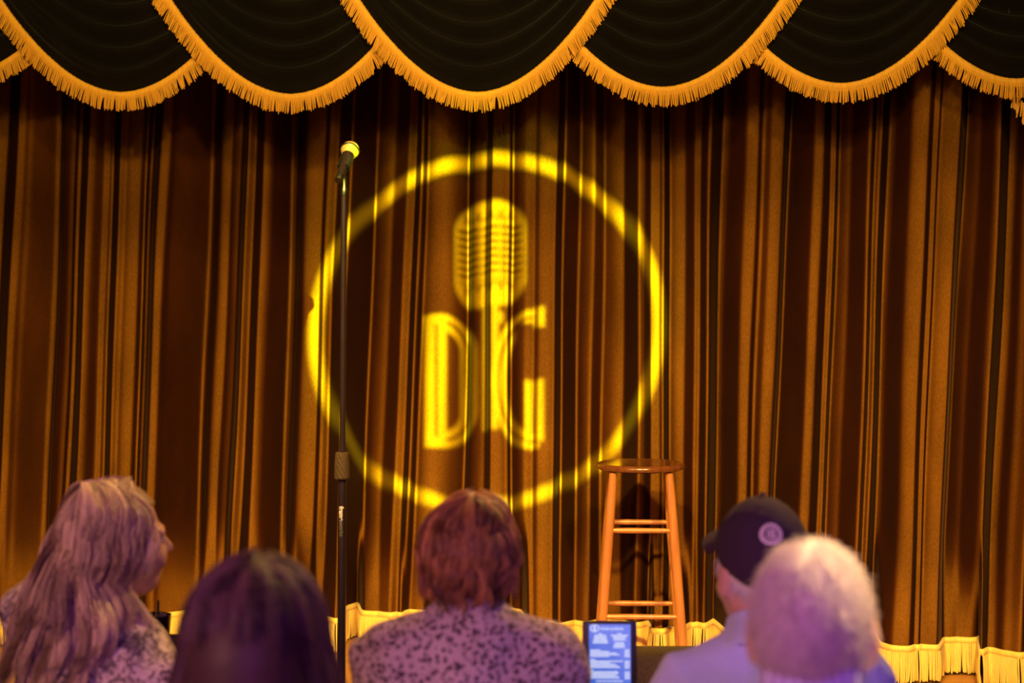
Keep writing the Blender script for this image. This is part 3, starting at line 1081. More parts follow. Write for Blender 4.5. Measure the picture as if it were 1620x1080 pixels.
    def bottoms(s, mat, shoe):
        f = Field((-.30, -.20, .06), (.30, .56, .66), .0075)
        f.ell((0, 0, .54), (.182 * s.bulk, .132 * s.bulk, .112), .05)
        s.legs(f, .008)
        X, Y, Z = f.grid()
        f.f = np.maximum(f.f, np.maximum(.085 - Z, Z - .63).astype(np.float32))
        mesh_obj('trousers', *f.mesh(), mat, s.o)
        for q in (-1, 1):
            f = Field((-.22, .30, -.01), (.22, .64, .14), .006)
            f.cap((q * .12, .385, .045), (q * .125, .555, .03), .046, .036, .02)
            X, Y, Z = f.grid()
            f.f = np.maximum(f.f, np.maximum(-Z + .001, Z - .085).astype(np.float32))
            mesh_obj('shoe', *f.mesh(), shoe, s.o)


M_EYE = simple('eyeball', (.75, .72, .70), .2)


def strands_mesh(paths, shade, r0, r1=None, sides=3):
    """paths: (N,K,3); returns verts, faces, shade attr"""
    paths = np.asarray(paths, float)
    N, K, _ = paths.shape
    T = np.gradient(paths, axis=1); T /= np.linalg.norm(T, axis=2)[..., None] + 1e-9
    ref = np.array([.31, .17, .94])
    A = np.cross(T, ref); A /= np.linalg.norm(A, axis=2)[..., None] + 1e-9
    B = np.cross(T, A)
    rad = np.linspace(r0, r0 * .45 if r1 is None else r1, K)[None, :, None]
    rr = [paths + rad * (math.cos(2 * math.pi * q / sides) * A + math.sin(2 * math.pi * q / sides) * B) for q in range(sides)]
    V = np.stack(rr, 2).reshape(-1, 3)
    fl = np.array([[k * sides + q, k * sides + (q + 1) % sides, (k + 1) * sides + (q + 1) % sides, (k + 1) * sides + q] for k in range(K - 1) for q in range(sides)])
    Fa = (fl[None] + (np.arange(N) * K * sides)[:, None, None]).reshape(-1, 4)
    sh = np.repeat(np.asarray(shade), K * sides)
    return V, Fa, sh


HR = np.array((.076, .098, .100))   # scalp radii


def scalp_shell(grow=.004, face=True, zlow=-.055, h=.006, back=None, extra=None):
    f = Field((-.16, -.20, -.30), (.16, .16, .14), h)
    f.ell((0, -.006, .004), HR + grow, .0)
    if back:
        for (a, b, ra, rb) in back: f.cap(a, b, ra, rb, .03)
    X, Y, Z = f.grid()
    if face:
        fc = np.minimum(Y - .040 - .55 * np.clip(Z - .01, 0, 1), .055 - Z)
        f.f = np.maximum(f.f, fc.astype(np.float32))
    f.f = np.maximum(f.f, (zlow - Z + .25 * np.clip(Y + .02, 0, 1)).astype(np.float32))
    return f.mesh()


def long_hair(per, mat, locks, per_lock, length, flare, wave, wlen, K=26, r0=.0011, lock_r=.012, gap=.75, len_jit=.2, tip_in=0.0, part_x=0.0, shell_back=None, puff=1.06, seed=1, wave_ramp=.1, side_spread=1.0, name='hair', coh=0.0, back_flare=0.0, shade_sd=.22, front_short=0.0):
    rng = np.random.default_rng(seed)
    paths, shade = [], []
    for li in range(locks):
        phi = rng.uniform(gap, 2 * math.pi - gap)            # 0 = front (+y), clockwise to +x
        layer = rng.random()
        dirv = np.array((math.sin(phi), math.cos(phi), 0))
        start_y = rng.uniform(-.05, .055) * (1 if rng.random() < .75 else .3)
        th0 = rng.uniform(.05, .35) if rng.random() < .7 else rng.uniform(.3, 1.2)
        L = length * (1 - len_jit * rng.random()) * (1 - front_short * min(1, max(0, (math.cos(phi) + .25) / .5)))
        ph = rng.uniform(0, 6.28) * (1 - coh) + coh * (1.6 * phi + 1.1 * layer); amp = wave * rng.uniform(.6, 1.3); wl = wlen * (1 + rng.uniform(-.2, .2) * (1 - .6 * coh))
        tw = rng.uniform(-.25, .25); fl = (flare + back_flare * max(0, -math.cos(phi)) ** 1.5) * rng.uniform(.6, 1.35)
        pf = puff + .09 * layer
        shd = np.clip(rng.normal(.5, shade_sd), 0, 1)
        m = per_lock
        oa = rng.uniform(0, 6.28, m); orr = lock_r * np.sqrt(rng.random(m))
        ol = 1 + rng.normal(0, .06, m)
        Rm = .098
        s = np.linspace(0, 1, K)[None] * ((L - th0 * Rm) * ol)[:, None]           # arc length
        th1 = 1.62
        arc = (th1 - th0) * Rm
        th = np.minimum(th0 + s / Rm, th1)
        down = np.maximum(s - arc, 0)
        sx = np.sin(th) * pf; cz = np.cos(th) * pf
        rx = HR[0] * side_spread; ry = HR[1]
        az = phi + tw * down / .3
        X = np.sin(az) * rx * sx; Yv = np.cos(az) * ry * sx; Z = HR[2] * cz
        blend = np.clip(1 - th / 1.1, 0, 1)
        Yv = Yv + start_y * blend; X = X + part_x * blend
        fo = fl * down + (.0 if tip_in == 0 else -tip_in * np.clip(down / max(L - arc, .02), 0, 1) ** 2)
        env = np.clip(s / (wave_ramp + 1e-6), 0, 1)
        wv = amp * env * np.sin(2 * math.pi * s / wl + ph); wv2 = amp * .7 * env * np.cos(2 * math.pi * s / wl + ph * 1.3)
        tang = np.stack([np.cos(az), -np.sin(az)], -1); rad = np.stack([np.sin(az), np.cos(az)], -1)
        spread = np.minimum(1, .35 + s / .12) * (1 - .40 * np.clip((s / L - .6) / .4, 0, 1))
        oo = orr[:, None] * spread
        a_ = (oa[:, None] + s * 6)
        X = X + rad[..., 0] * (fo + wv2 + oo * np.sin(a_) * .7) + tang[..., 0] * (wv + oo * np.cos(a_))
        Yv = Yv + rad[..., 1] * (fo + wv2 + oo * np.sin(a_) * .7) + tang[..., 1] * (wv + oo * np.cos(a_))
        Z = Z - down * (1 - .15 * abs(fl)) + .006 * np.sin(a_) * spread * .3
        Pp = np.stack([X, Yv - .006, Z], -1)
        paths.append(Pp); shade.append(np.clip(shd + rng.normal(0, .12, m), 0, 1))
    paths = np.concatenate(paths); shade = np.concatenate(shade)
    V, Fa, sh = strands_mesh(paths, shade, r0)
    Vs, Fs = scalp_shell(.006, True, -.06, .007, shell_back)
    V = np.concatenate([V, Vs]); Fa = np.concatenate([Fa, Fs + len(V) - len(Vs)]); sh = np.concatenate([sh, np.full(len(Vs), .25)])
    V = per.hp(V)
    return mesh_obj(name, V, Fa, mat, per.o, attrs={'shade': sh})


def short_hair(per, mat, n, L, lift=.35, zmin=-.075, grow=.002, seed=3, r0=.0009, crown=(0, -.045), bald=None, shell=True, above=None):
    rng = np.random.default_rng(seed)
    u = rng.normal(size=(n * 3, 3)); u /= np.linalg.norm(u, axis=1)[:, None]
    p = u * HR + np.array((0, -.006, .004))
    keep = (p[:, 2] > zmin) & ~((p[:, 1] > .045 + .5 * np.clip(p[:, 2] - .02, 0, 1)) & (p[:, 2] < .062))
    keep &= ~((p[:, 2] < -.01) & (p[:, 1] > .012))
    if above is not None: keep &= p[:, 2] < above(p)
    u, p = u[keep][:n], p[keep][:n]
    nrm = u / HR; nrm /= np.linalg.norm(nrm, axis=1)[:, None]
    w = np.stack([p[:, 0] - crown[0], p[:, 1] - crown[1], np.full(len(p), -.07)], 1)
    t = w - nrm * (w * nrm).sum(1)[:, None]; t /= np.linalg.norm(t, axis=1)[:, None] + 1e-9
    t += rng.normal(0, .22, t.shape)
    K = 5
    LL = L * rng.uniform(.6, 1.25, len(p))
    f = np.linspace(0, 1, K)
    paths = p[:, None] + nrm[:, None] * (grow + LL[:, None, None] * lift * (f - .45 * f ** 2)[None, :, None]) + t[:, None] * (LL[:, None] * f[None])[..., None]
    V, Fa, sh = strands_mesh(paths, np.clip(rng.normal(.55, .2, len(p)), 0, 1), r0)
    if shell:
        Vs, Fs = scalp_shell(.003, True, zmin - .005, .006)
        if above is not None:
            pass
        V = np.concatenate([V, Vs]); Fa = np.concatenate([Fa, Fs + len(V) - len(Vs)]); sh = np.concatenate([sh, np.full(len(Vs), .45)])
    return mesh_obj('hair', per.hp(V), Fa, mat, per.o, attrs={'shade': sh})


# ------------------------------------------------------------------ clothing patterns
def leopard_mat():
    t = NT('spotted_blouse')
    v = t.coord()
    vo = t.n('ShaderNodeTexVoronoi'); vo.inputs['Scale'].default_value = 104; vo.inputs['Randomness'].default_value = .9
    nv = t.n('ShaderNodeTexNoise'); nv.inputs['Scale'].default_value = 60; t.l(v, nv.inputs['Vector'])
    mix = t.n('ShaderNodeMix', data_type='RGBA'); mix.inputs[0].default_value = .012
    t.l(v, mix.inputs[6]); t.l(nv.outputs['Color'], mix.inputs[7]); t.l(mix.outputs[2], vo.inputs['Vector'])
    base = t.ramp(t.noise(v, 7, 3), [(.3, (.36, .25, .25)), (.7, (.56, .42, .40))])
    spots = t.ramp(vo.outputs['Distance'], [(.34, (0, 0, 0)), (.50, (1, 1, 1))])
    mm = t.n('ShaderNodeMix', data_type='RGBA', blend_type='MIX')
    t.l(spots, mm.inputs[0]); mm.inputs[6].default_value = (.05, .02, .03, 1); t.l(base, mm.inputs[7])
    t.l(mm.outputs[2], t.b.inputs['Base Color']); t.set(Roughness=.8)
    t.bump(t.noise(v, 14, 3), .5, .02)
    return t.m


def floral_mat():
    t = NT('floral_blouse')
    v = t.coord()
    n1 = t.noise(v, 20, 3, .55)
    n2 = t.noise(t.coord((1.0, 1.3, .9)), 42, 4, .65)
    light = t.ramp(n1, [(.3, (.78, .62, .55)), (.7, (.50, .38, .42))])
    ln = t.ramp(n2, [(.40, (1, 1, 1)), (.47, (1, 1, 1)), (.49, (0, 0, 0)), (.53, (0, 0, 0)), (.55, (1, 1, 1)), (.64, (.9, .9, .9)), (.68, (.12, .12, .12))])
    patch = t.ramp(n1, [(.52, (1, 1, 1)), (.62, (.35, .3, .4))])
    mm = t.n('ShaderNodeMix', data_type='RGBA'); t.l(ln, mm.inputs[0]); mm.inputs[6].default_value = (.07, .04, .045, 1); t.l(light, mm.inputs[7])
    m2 = t.n('ShaderNodeMix', data_type='RGBA', blend_type='MULTIPLY'); m2.inputs[0].default_value = 1.0; t.l(mm.outputs[2], m2.inputs[6]); t.l(patch, m2.inputs[7])
    t.l(m2.outputs[2], t.b.inputs['Base Color']); t.set(Roughness=.75)
    t.bump(n1, .4, .01)
    return t.m


def cloth_mat(name, col, var=.1, scale=400, rough=.8, stripes=None, sheen=.15):
    t = NT(name)
    v = t.coord()
    f = t.noise(v, scale, 2)
    base = t.ramp(f, [(.3, tuple(x * (1 - var) for x in col)), (.7, tuple(min(1, x * (1 + var)) for x in col))])
    if stripes:
        w = t.n('ShaderNodeTexWave'); w.wave_type = 'BANDS'; w.bands_direction = 'X'; w.inputs['Scale'].default_value = stripes[0]; w.inputs['Distortion'].default_value = 1.0
        t.l(v, w.inputs['Vector'])
        s2 = t.ramp(w.outputs['Fac'], [(.35, (0, 0, 0)), (.6, (1, 1, 1))])
        mm = t.n('ShaderNodeMix', data_type='RGBA'); t.l(s2, mm.inputs[0]); t.l(base, mm.inputs[7]); mm.inputs[6].default_value = c4(stripes[1])
        base = mm.outputs[2]
    t.l(base, t.b.inputs['Base Color']); t.set(Roughness=rough)
    t.b.inputs['Sheen Weight'].default_value = sheen
    t.bump(t.noise(v, 16, 3), .35, .02)
    return t.m


M_SKIN = skin_mat('skin_fair', (.62, .36, .26))
M_SKIN2 = skin_mat('skin_ruddy', (.60, .32, .24))
M_TROUSERS = cloth_mat('dark_trousers', (.03, .03, .045))
M_SHOE = simple('shoe_leather', (.02, .015, .012), .4)

# blonde woman, head turned right
pb = Person((P(168, 0, 3.85).x, 3.85), math.radians(-28), 1.232, True, (.030, -.01), math.radians(-30), .05, .04, .185, 1.0, 1.0, .338, .062)
pb.build('woman with long wavy blonde hair and floral blouse, face turned right', M_SKIN2)
pb.top('blouse', floral_mat(), .5, None, .074)
pb.bottoms(M_TROUSERS, M_SHOE)
long_hair(pb, hair_mat('blonde_hair', (.20, .10, .06), (.95, .70, .48)), 110, 50, .47, -.05, .026, .27, 30, .0012, .019, 1.22, .25, 0, -.01, [((0, -.05, -.03), (0, -.075, -.17), .07, .05)], 1.06, 21, .16, coh=.8, back_flare=.48, shade_sd=.3, front_short=.42)

# brunette in front
pd = Person((P(405, 0, 2.5).x, 2.5), math.radians(-6), 1.280, True, (0, 0), math.radians(4), .02, .0, .17)
pd.build('woman seen from behind with long straight dark brown hair', M_SKIN)
pd.top('blouse', cloth_mat('dark_plum_top', (.08, .03, .06)), .5, None, .078)
pd.bottoms(M_TROUSERS, M_SHOE)
long_hair(pd, hair_mat('dark_brown_hair', (.030, .014, .013), (.16, .075, .075), .50, .2), 120, 36, .58, .22, .006, .3, 26, .0012, .014, .55, .15, 0, 0, [((0, -.05, -.03), (0, -.08, -.22), .085, .085)], 1.06, 31, .2, side_spread=1.06, shade_sd=.28)

# auburn woman
pa = Person((P(742, 0, 3.5).x, 3.5), math.radians(2), 1.243, True, (0, 0), math.radians(-6), .02, .03, .150, 1.0, 1.0, .298)
pa.build('woman with short auburn hair and spotted blouse seen from behind', M_SKIN)
pa.top('blouse', leopard_mat(), .5, .205, .046)
pa.bottoms(M_TROUSERS, M_SHOE)
long_hair(pa, hair_mat('auburn_hair', (.085, .028, .012), (.62, .26, .10), .42, .4), 170, 26, .232, .03, .010, .12, 22, .0012, .011, .75, .26, .032, .012, None, 1.08, 41, .1, coh=.3, shade_sd=.32)

# man with cap
pm = Person((P(1234, 0, 3.5).x, 3.5), math.radians(6), 1.222, False, (-.033, .01), math.radians(11), .0, .0, .155, 1.0, 1.0, .322)
pm.build('man in a dark baseball cap and pale lavender shirt', M_SKIN2)
pm.top('shirt', cloth_mat('lavender_shirt', (.46, .50, .70)), .5, None, .07, collar=True)
pm.bottoms(M_TROUSERS, M_SHOE)
short_hair(pm, hair_mat('white_hair', (.45, .38, .34), (.85, .78, .74)), 2600, .018, .3, -.085, seed=5, above=lambda p: .0 + .55 * p[:, 1])


def build_cap(per):
    f = Field((-.12, -.14, -.09), (.12, .14, .14), .005)
    f.ell((0, -.006, .006), HR + np.array((.011, .012, .020)), 0)
    X, Y, Z = f.grid()
    rim = .010 + .50 * Y
    f.f = np.maximum(f.f, (rim - Z).astype(np.float32))
    seam = .0012 * np.cos(6 * np.arctan2(Y + .006, X))
    f.f = f.f - np.where(np.abs(np.cos(3 * np.arctan2(Y + .006, X))) > .985, .0012, 0).astype(np.float32)
    V, Fa = f.mesh()
    mc_ = cloth_mat('navy_cap', (.030, .010, .026), .25, 500, .9, None, 0.0)
    cap = mesh_obj('cap', per.hp(V), Fa, mc_, per.o)
    # brim
    mb = MB(); rows = []
    n, m = 28, 8
    for th in (0, .004):
        for i in range(m + 1):
            g = i / m
            row = []
            for j in range(n + 1):
                a = -1.15 + 2.3 * j / n
                x0, y0 = math.sin(a) * (HR[0] + .008), -.006 + math.cos(a) * (HR[1] + .009)
                ext = .062 * g * max(0, math.cos(a * 1.25)) ** .6
                x, y = x0 + math.sin(a) * ext * .35, y0 + ext
                z = .012 + .50 * y0 - .10 * ext - 1.6 * x * x + th - .25 * (y - y0)
                row.append(mb.bm.verts.new(per.hp((x, y, z))))
            rows.append(row)
    for base in (0, m + 1):
        for i in range(m):
            for j in range(n):
                a, b = rows[base + i], rows[base + i + 1]
                mb.bm.faces.new((a[j], a[j + 1], b[j + 1], b[j]))
    for j in range(n):
        mb.bm.faces.new((rows[m][j], rows[m][j + 1], rows[2 * m + 1][j + 1], rows[2 * m + 1][j]))
    mb.build('brim', mc_, cap)
    MB().lathe([(0, 0), (.008, 0), (.007, .004), (.0, .006)], 16, Matrix.Translation(per.hp((0, -.006, .128)))).build('button', mc_, cap)

    def on_cap(az, el, off=.0015):
        d = np.array((math.sin(az) * math.cos(el), math.cos(az) * math.cos(el), math.sin(el)))
        rr = HR + np.array((.011, .012, .020)) + off
        q = 1 / np.linalg.norm(d / rr)
        return Vector(per.hp(d * q + np.array((0, -.006, .006))))
    # round embroidered patch at the back
    t = NT('patch_embroidery'); v = t.coord()
    t.l(t.ramp(t.noise(v, 500, 2), [(.3, (.55, .42, .42)), (.7, (.85, .72, .70))]), t.b.inputs['Base Color']); t.set(Roughness=.8)
    mb = MB()
    a0, e0 = math.pi + .27, .60
    def disc(r0, r1, n=36, off=.002):
        for k in range(n):
            q = []
            for (r, kk) in ((r0, k), (r1, k), (r1, k + 1), (r0, k + 1)):
                an = 2 * math.pi * kk / n
                q.append(on_cap(a0 + r * math.cos(an) / math.cos(e0), e0 + r * math.sin(an), off))
            mb.poly(q)
    disc(.148, .182); disc(.110, .128)
    for k in range(14):     # stitched ring of marks between the rims
        an = 2 * math.pi * k / 14
        q = [on_cap(a0 + r * math.cos(an + da) / math.cos(e0), e0 + r * math.sin(an + da), .002) for r, da in ((.130, -.09), (.148, -.09), (.148, .09), (.130, .09))]
        mb.poly(q)
    # interlocked letter shapes in the middle
    def bar(x0, y0, x1, y1, w=.016):
        dx, dy = x1 - x0, y1 - y0; l = math.hypot(dx, dy); nx, ny = -dy / l * w, dx / l * w
        mb.poly([on_cap(a0 + x / math.cos(e0), e0 + y, .0022) for x, y in ((x0 + nx, y0 + ny), (x1 + nx, y1 + ny), (x1 - nx, y1 - ny), (x0 - nx, y0 - ny))])
    bar(-.05, -.07, -.05, .07); bar(-.05, .062, .03, .062); bar(-.05, 0, .04, 0); bar(-.05, -.062, .03, -.062); bar(.04, .01, .04, .055); bar(.045, -.055, .045, -.01)
    mb.build('round_patch', t.m, cap, smooth=False)
    mb = MB()
    a1, e1 = -.55, .45
    for (x0, y0, x1, y1) in ((-.12, -.14, -.12, .14), (-.12, .13, .06, .13), (-.12, 0, .06, 0), (-.12, -.13, .06, -.13), (.06, 0, .06, .13), (.08, -.13, .08, 0)):
        dx, dy = x1 - x0, y1 - y0; l = math.hypot(dx, dy); nx, ny = -dy / l * .035, dx / l * .035
        mb.poly([on_cap(a1 + x / math.cos(e1), e1 + y, .002) for x, y in ((x0 + nx, y0 + ny), (x1 + nx, y1 + ny), (x1 - nx, y1 - ny), (x0 - nx, y0 - ny))])
    mb.build('front_letter', t.m, cap, smooth=False)


build_cap(pm)

# grey-blond man in front
pg = Person((P(1285, 0, 2.4).x, 2.4), math.radians(-8), 1.316, False, (0, 0), math.radians(-6), .08, -.02, .17, 1.0, .96)
pg.build('man with short grey-blond hair and striped knit shirt, seen from behind', M_SKIN)
pg.top('knit_shirt', cloth_mat('striped_knit', (.80, .76, .86), .1, 300, .85, (26, (.30, .22, .50))), .5, .168, .0)
pg.bottoms(M_TROUSERS, M_SHOE)
short_hair(pg, hair_mat('grey_blond_hair', (.42, .32, .25), (.82, .70, .58), .5, .3), 7500, .018, .13, -.080, seed=9, r0=.0007)


# ------------------------------------------------------------------ chairs below the frame that carry the audience
def build_chair():
    t = empty('banquet_chair', (0, 0, 0))
    pad = cloth_mat('chair_fabric', (.02, .015, .02), .2, 300)
    MB().box((-.20, -.16, .385), (.20, .24, .425), bev=.014).build('seat', pad, t)
    MB().box((-.19, -.235, .50), (.19, -.195, .82), Matrix.Identity(4), .015).build('backrest', pad, t)
    for sx in (-1, 1):
        MB().tube([(sx * .185, .22, 0), (sx * .185, .20, .385)], .011, 12).build('leg', M_BLACKMETAL, t)
        MB().tube([(sx * .185, -.21, 0), (sx * .185, -.19, .39), (sx * .178, -.215, .60)], .011, 12).build('leg', M_BLACKMETAL, t)
    return t


chair = build_chair()
for k, (pr, lb) in enumerate(((pb, 'black padded chair under the blonde woman'), (pd, 'black padded chair under the brunette woman'), (pa, 'black padded chair under the woman in spotted blouse'),
                              (pm, 'black padded chair under the man in cap'), (pg, 'black padded chair under the grey-haired man'))):
    if k == 0:
        c_ = chair
    else:
        c_ = chair.copy(); COL.objects.link(c_)
        for ch in list(chair.children):
            d_ = ch.copy(); COL.objects.link(d_); d_.parent = c_
    c_.location = (pr.loc[0], pr.loc[1], 0); c_.rotation_euler = (0, 0, pr.rz)
    tag(c_, lb, 'chair', 'audience chairs')


# ------------------------------------------------------------------ lights
def spot(name, loc, target, energy, col, angle, blend=.6, radius=.05):
    L = bpy.data.lights.new(name, 'SPOT')
    L.energy = energy; L.color = col; L.spot_size = math.radians(angle); L.spot_blend = blend; L.shadow_soft_size = radius
    o = bpy.data.objects.new(name, L); COL.objects.link(o)
    o.location = loc
    d = Vector(target) - Vector(loc)
    o.rotation_euler = d.to_track_quat('-Z', 'Y').to_euler()
    return o


AMBER = (1.0, .66, .13)
WASH_E = 1480
spot('audience_purple_light', (.5, -1.8, 2.9), (.25, 3.0, 1.1), 190, (.52, .13, 1.0), 44, .9, .08)
spot('audience_purple_light', (-.2, -1.4, 2.2), (.36, 2.4, 1.2), 170, (.62, .14, 1.0), 15, .9, .05)
spot('audience_purple_light', (-.3, -1.4, 2.3), (-.36, 2.5, 1.12), 110, (.55, .12, 1.0), 14, .9, .05)
spot('audience_pink_light', (-2.9, -.2, 2.7), (-.4, 3.2, 1.1), 420, (1.0, .42, .33), 44, .8, .08)
spot('audience_violet_light', (2.6, .2, 2.4), (.75, 3.4, .9), 100, (.28, .18, 1.0), 29, .8, .08)
spot('audience_white_light', (1.75, 3.3, 3.35), (.41, 2.40, 1.27), 1350, (1.0, .68, .34), 19, .5, .04)
spot('audience_amber_light', (1.6, 5.4, 3.4), (.1, 3.4, 1.2), 430, (1.0, .55, .15), 40, .8, .05)
spot('audience_amber_light', (-.6, 5.4, 3.4), (-.8, 3.7, 1.2), 190, (1.0, .50, .14), 50, .8, .05)


# gobo projector: pattern written as shader nodes of the lamp
class E:
    nt = None
    def __init__(s, v): s.v = v
    @staticmethod
    def op(o, a, b=None, clamp=False):
        n = E.nt.nodes.new('ShaderNodeMath'); n.operation = o; n.use_clamp = clamp
        for i, q in enumerate((a, b)):
            if q is None: continue
            if isinstance(q, E): E.nt.links.new(q.v, n.inputs[i])
            else: n.inputs[i].default_value = q
        return E(n.outputs[0])
    def __add__(s, o): return E.op('ADD', s, o)
    __radd__ = __add__
    def __sub__(s, o): return E.op('SUBTRACT', s, o)
    def __rsub__(s, o): return E.op('SUBTRACT', o, s)
    def __mul__(s, o): return E.op('MULTIPLY', s, o)
    __rmul__ = __mul__
    def __truediv__(s, o): return E.op('DIVIDE', s, o)


def Emax(a, b): return E.op('MAXIMUM', a, b)
def Emin(a, b): return E.op('MINIMUM', a, b)
def Eabs(a): return E.op('ABSOLUTE', a)
def Elen(a, b): return E.op('SQRT', a * a + b * b)
def Ebox(x, y, cx, cy, hx, hy, r=0.0):
    qx = Eabs(x - cx) - (hx - r); qy = Eabs(y - cy) - (hy - r)
    return Elen(Emax(qx, 0.0), Emax(qy, 0.0)) + Emin(Emax(qx, qy), 0.0) - r
def Efill(d, w): return E.op('ADD', d * (-1.0 / w), .5, True)


def build_gobo():
    G = Vector((.35, .6, 3.05)); Yc = 7.42; D = Yc - G.y
    L = bpy.data.lights.new('logo_projector_light', 'SPOT')
    L.energy = 36000; L.color = (.66, .95, .01); L.spot_size = math.radians(64); L.spot_blend = .1; L.shadow_soft_size = .012
    o = bpy.data.objects.new('logo_projector_light', L); COL.objects.link(o)
    o.location = G; o.rotation_euler = (math.radians(90), 0, 0)
    L.use_nodes = True
    nt = L.node_tree; nt.nodes.clear(); E.nt = nt
    out = nt.nodes.new('ShaderNodeOutputLight'); em = nt.nodes.new('ShaderNodeEmission')
    nt.links.new(em.outputs[0], out.inputs[0])
    tc = nt.nodes.new('ShaderNodeTexCoord'); sx = nt.nodes.new('ShaderNodeSeparateXYZ')
    nt.links.new(tc.outputs['Normal'], sx.inputs[0])
    nx, ny, nz = (E(sx.outputs[k]) for k in range(3))
    # distance along the throw
    k = F / Yc
    C = P(772, 519, Yc)
    az = Eabs(nz)
    x = (nx / az) * (GOBO_SX * D * k) + ((G.x - C.x) * k)
    y = (ny / az) * (GOBO_SY * D * k) + ((G.z - C.z) * k)
    ring = Efill(Eabs(Elen(x, y * .985) - 270.0) - 9.5, 12)
    # microphone head
    mic = Efill(Ebox(x, y, 5.5, 123.5, 53, 83, 44), 9)
    sl = E.op('SINE', y * (2 * math.pi / 11.6))
    slot = E.op('MULTIPLY', E.op('ADD', sl * 2.2, .4, True), E.op('MULTIPLY', Efill(Eabs(y - 128.0) - 44.0, 6), Efill(Eabs(x - 5.5) - 49.0, 6)))
    gap = Efill(4.5 - Eabs(Eabs(x - 5.5) - 13.0), 4)
    slot = slot * E.op('SUBTRACT', 1.0, Efill(Eabs(Eabs(x - 5.5) - 15.0) - 2.0, 4)) * .92
    sep = Emax(Efill(Eabs(y - 180.0) - 1.8, 5), Efill(Eabs(y - 77.0) - 2.2, 5)) * Efill(Eabs(x - 5.5) - 40.0, 5) * .8
    teeth = E.op('ADD', E.op('SINE', x * (2 * math.pi / 17.0)) * 1.6, -.1, True) * Efill(Eabs(Eabs(y - 128.5) - 57.0) - 6.0, 4) * Efill(Eabs(x - 5.5) - 40.0, 5) * .7
    mic = mic * (1.0 - Emax(Emax(slot, sep), teeth))
    stem = Efill(Ebox(x, y, 6, -55, 11, 100, 6), 8) * (1.0 - Efill(Eabs(x - 5.0) - 2.5, 4) * .8)
    stem = stem * Efill(y - 47.0, 8)
    knob = Efill(Ebox(x, y, 20, 22, 5, 9, 2), 6)
    # letter D with an inline
    dD = Emax(Ebox(x, y, -77, -73, 62, 105, 58), -97.0 - x)
    dD2 = Emax(dD, Emin(dD + 25.0, x + 63.0) * -1.0)
    cnt = Emax(dD + 25.0, -63.0 - x)
    dD2 = Emax(dD, cnt * -1.0)
    inl = Efill(Eabs(dD + 12.0) - 2.6, 3) * Efill(-63.0 - x, 4)
    inl2 = Efill(Eabs(x + 79.0) - 2.6, 3) * Efill(Eabs(y + 73.0) - 90.0, 4)
    letD = Efill(dD2, 6) * (1.0 - Emax(inl, inl2) * .92)
    # letter G
    gx = x - 70.0; gy = y + 78.0
    k0 = Elen(gx * (1 / 64.0), gy * (1 / 110.0)); k1 = Elen(gx * (1 / 64.0 ** 2), gy * (1 / 110.0 ** 2)) + 1e-5
    eg = k0 * (k0 - 1.0) / k1
    arc = Emax(Emax(eg, (eg + 25.0) * -1.0), x - 80.0)
    arc = Emax(arc, Ebox(x, y, 84, -50, 40, 62, 0) * -1.0)
    inG = Efill(Eabs(eg + 12.0) - 2.6, 3) * .92
    serif = Ebox(x, y, 82, 20, 7, 15, 1)
    bar = Ebox(x, y, 73, -128, 14, 48, 1)
    inB = Efill(Eabs(x - 72.0) - 2.4, 3) * .9
    letG = Emax(Efill(arc, 6) * (1.0 - inG), Emax(Efill(serif, 7), Efill(bar, 8) * (1.0 - inB)))
    tot = Emax(Emax(Emax(ring, mic), Emax(stem * .8, knob * .8)), Emax(letD, letG))
    halo = Efill(Eabs(Elen(x, y) - 290.0) - 20.0, 100) * .026
    tot = Emax(tot, halo)
    nt.links.new(tot.v, em.inputs['Strength'])
    return o


GOBO_SX, GOBO_SY = 1.0, 1.0
build_gobo()


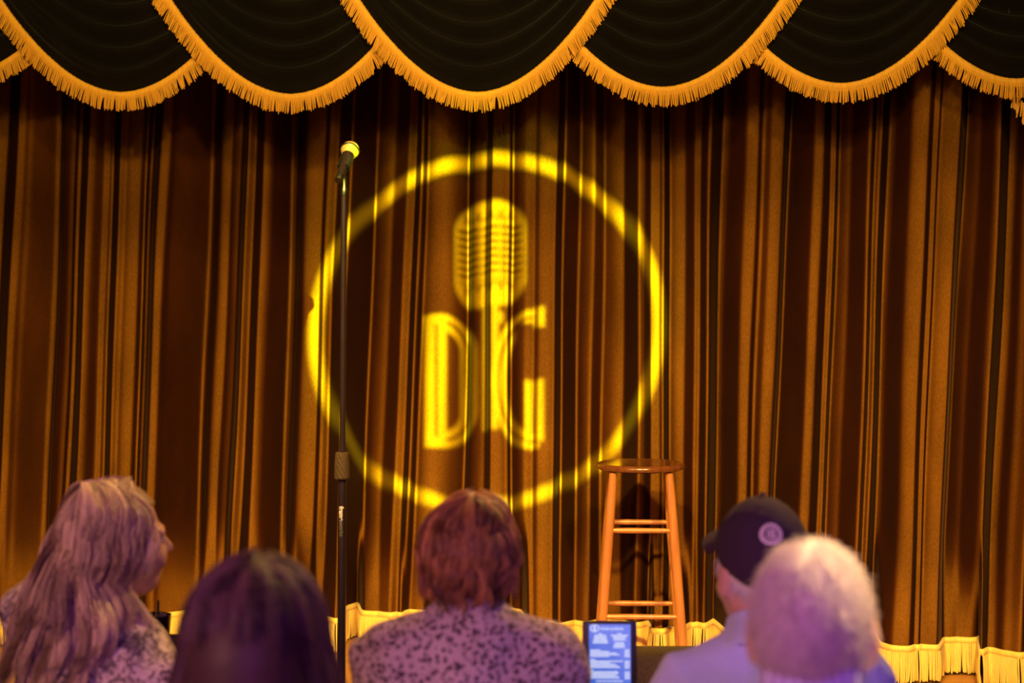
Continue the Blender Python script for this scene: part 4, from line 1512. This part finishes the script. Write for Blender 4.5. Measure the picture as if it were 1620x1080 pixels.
def build_wash(lx, energy):
    # theatre profile lamp: level set along the height of its beam
    L = bpy.data.lights.new('stage_wash_light', 'SPOT')
    L.energy = energy; L.color = AMBER; L.spot_size = math.radians(110); L.spot_blend = .2; L.shadow_soft_size = .11
    o = bpy.data.objects.new('stage_wash_light', L); COL.objects.link(o)
    o.location = (lx, 2.9, 3.6); o.rotation_euler = (math.radians(90), 0, 0)
    L.use_nodes = True
    nt = L.node_tree; nt.nodes.clear(); E.nt = nt
    out = nt.nodes.new('ShaderNodeOutputLight'); em = nt.nodes.new('ShaderNodeEmission')
    nt.links.new(em.outputs[0], out.inputs[0])
    tc = nt.nodes.new('ShaderNodeTexCoord'); sx = nt.nodes.new('ShaderNodeSeparateXYZ')
    nt.links.new(tc.outputs['Normal'], sx.inputs[0])
    nx, ny, nz = (E(sx.outputs[k]) for k in range(3))
    az = Eabs(nz)
    u = nx / az; v = ny / az
    def prof(e, pts, lo, hi):
        f = (e - lo) * (1.0 / (hi - lo))
        r = nt.nodes.new('ShaderNodeValToRGB'); r.color_ramp.interpolation = 'EASE'
        el = r.color_ramp.elements
        for k, (p, b) in enumerate(pts):
            t = el[k] if k < 2 else el.new((p - lo) / (hi - lo))
            t.position = (p - lo) / (hi - lo); t.color = (b, b, b, 1)
        nt.links.new(f.v, r.inputs[0])
        return E(r.outputs[0])
    pv = prof(v, WASH_V, -1.8, 0.0)
    pu = prof(Eabs(u), [(0.0, 1.0), (.72, 0.0), (.25, .85)], 0.0, 1.0)
    nt.links.new((pv * pu).v, em.inputs['Strength'])


WASH_V = [(-1.8, 0.0), (-.10, .2), (-1.55, 0.0), (-1.25, .55), (-.84, 1.0), (-.60, .78), (-.43, .47), (-.352, .20), (-.318, .27), (-.20, .30)]
for lx in (-1.55, -.1, 1.15):
    build_wash(lx, WASH_E)


w = bpy.data.worlds.new('hall_dark'); sc.world = w; w.use_nodes = True
bg = w.node_tree.nodes['Background']; bg.inputs[0].default_value = (.5, .25, .35, 1); bg.inputs[1].default_value = .004

# ------------------------------------------------------------------ camera
cam = bpy.data.cameras.new('camera')
co = bpy.data.objects.new('camera', cam); COL.objects.link(co)
co.location = (0, 0, CAM_Z); co.rotation_euler = (math.radians(90), 0, 0)
cam.sensor_width = 36.0; cam.lens = F / 1620 * 36.0
cam.shift_y = -(540 - HOR) / 1620
cam.clip_start = .05
cam.dof.use_dof = True
cam.dof.focus_distance = 6.2
cam.dof.aperture_fstop = 3.2
sc.camera = co
sc.view_settings.view_transform = 'Standard'
sc.view_settings.look = 'None'
sc.view_settings.exposure = 0
sc.view_settings.gamma = 1
sc.cycles.use_denoising = True
sc.cycles.max_bounces = 5
sc.cycles.sample_clamp_indirect = 4.0
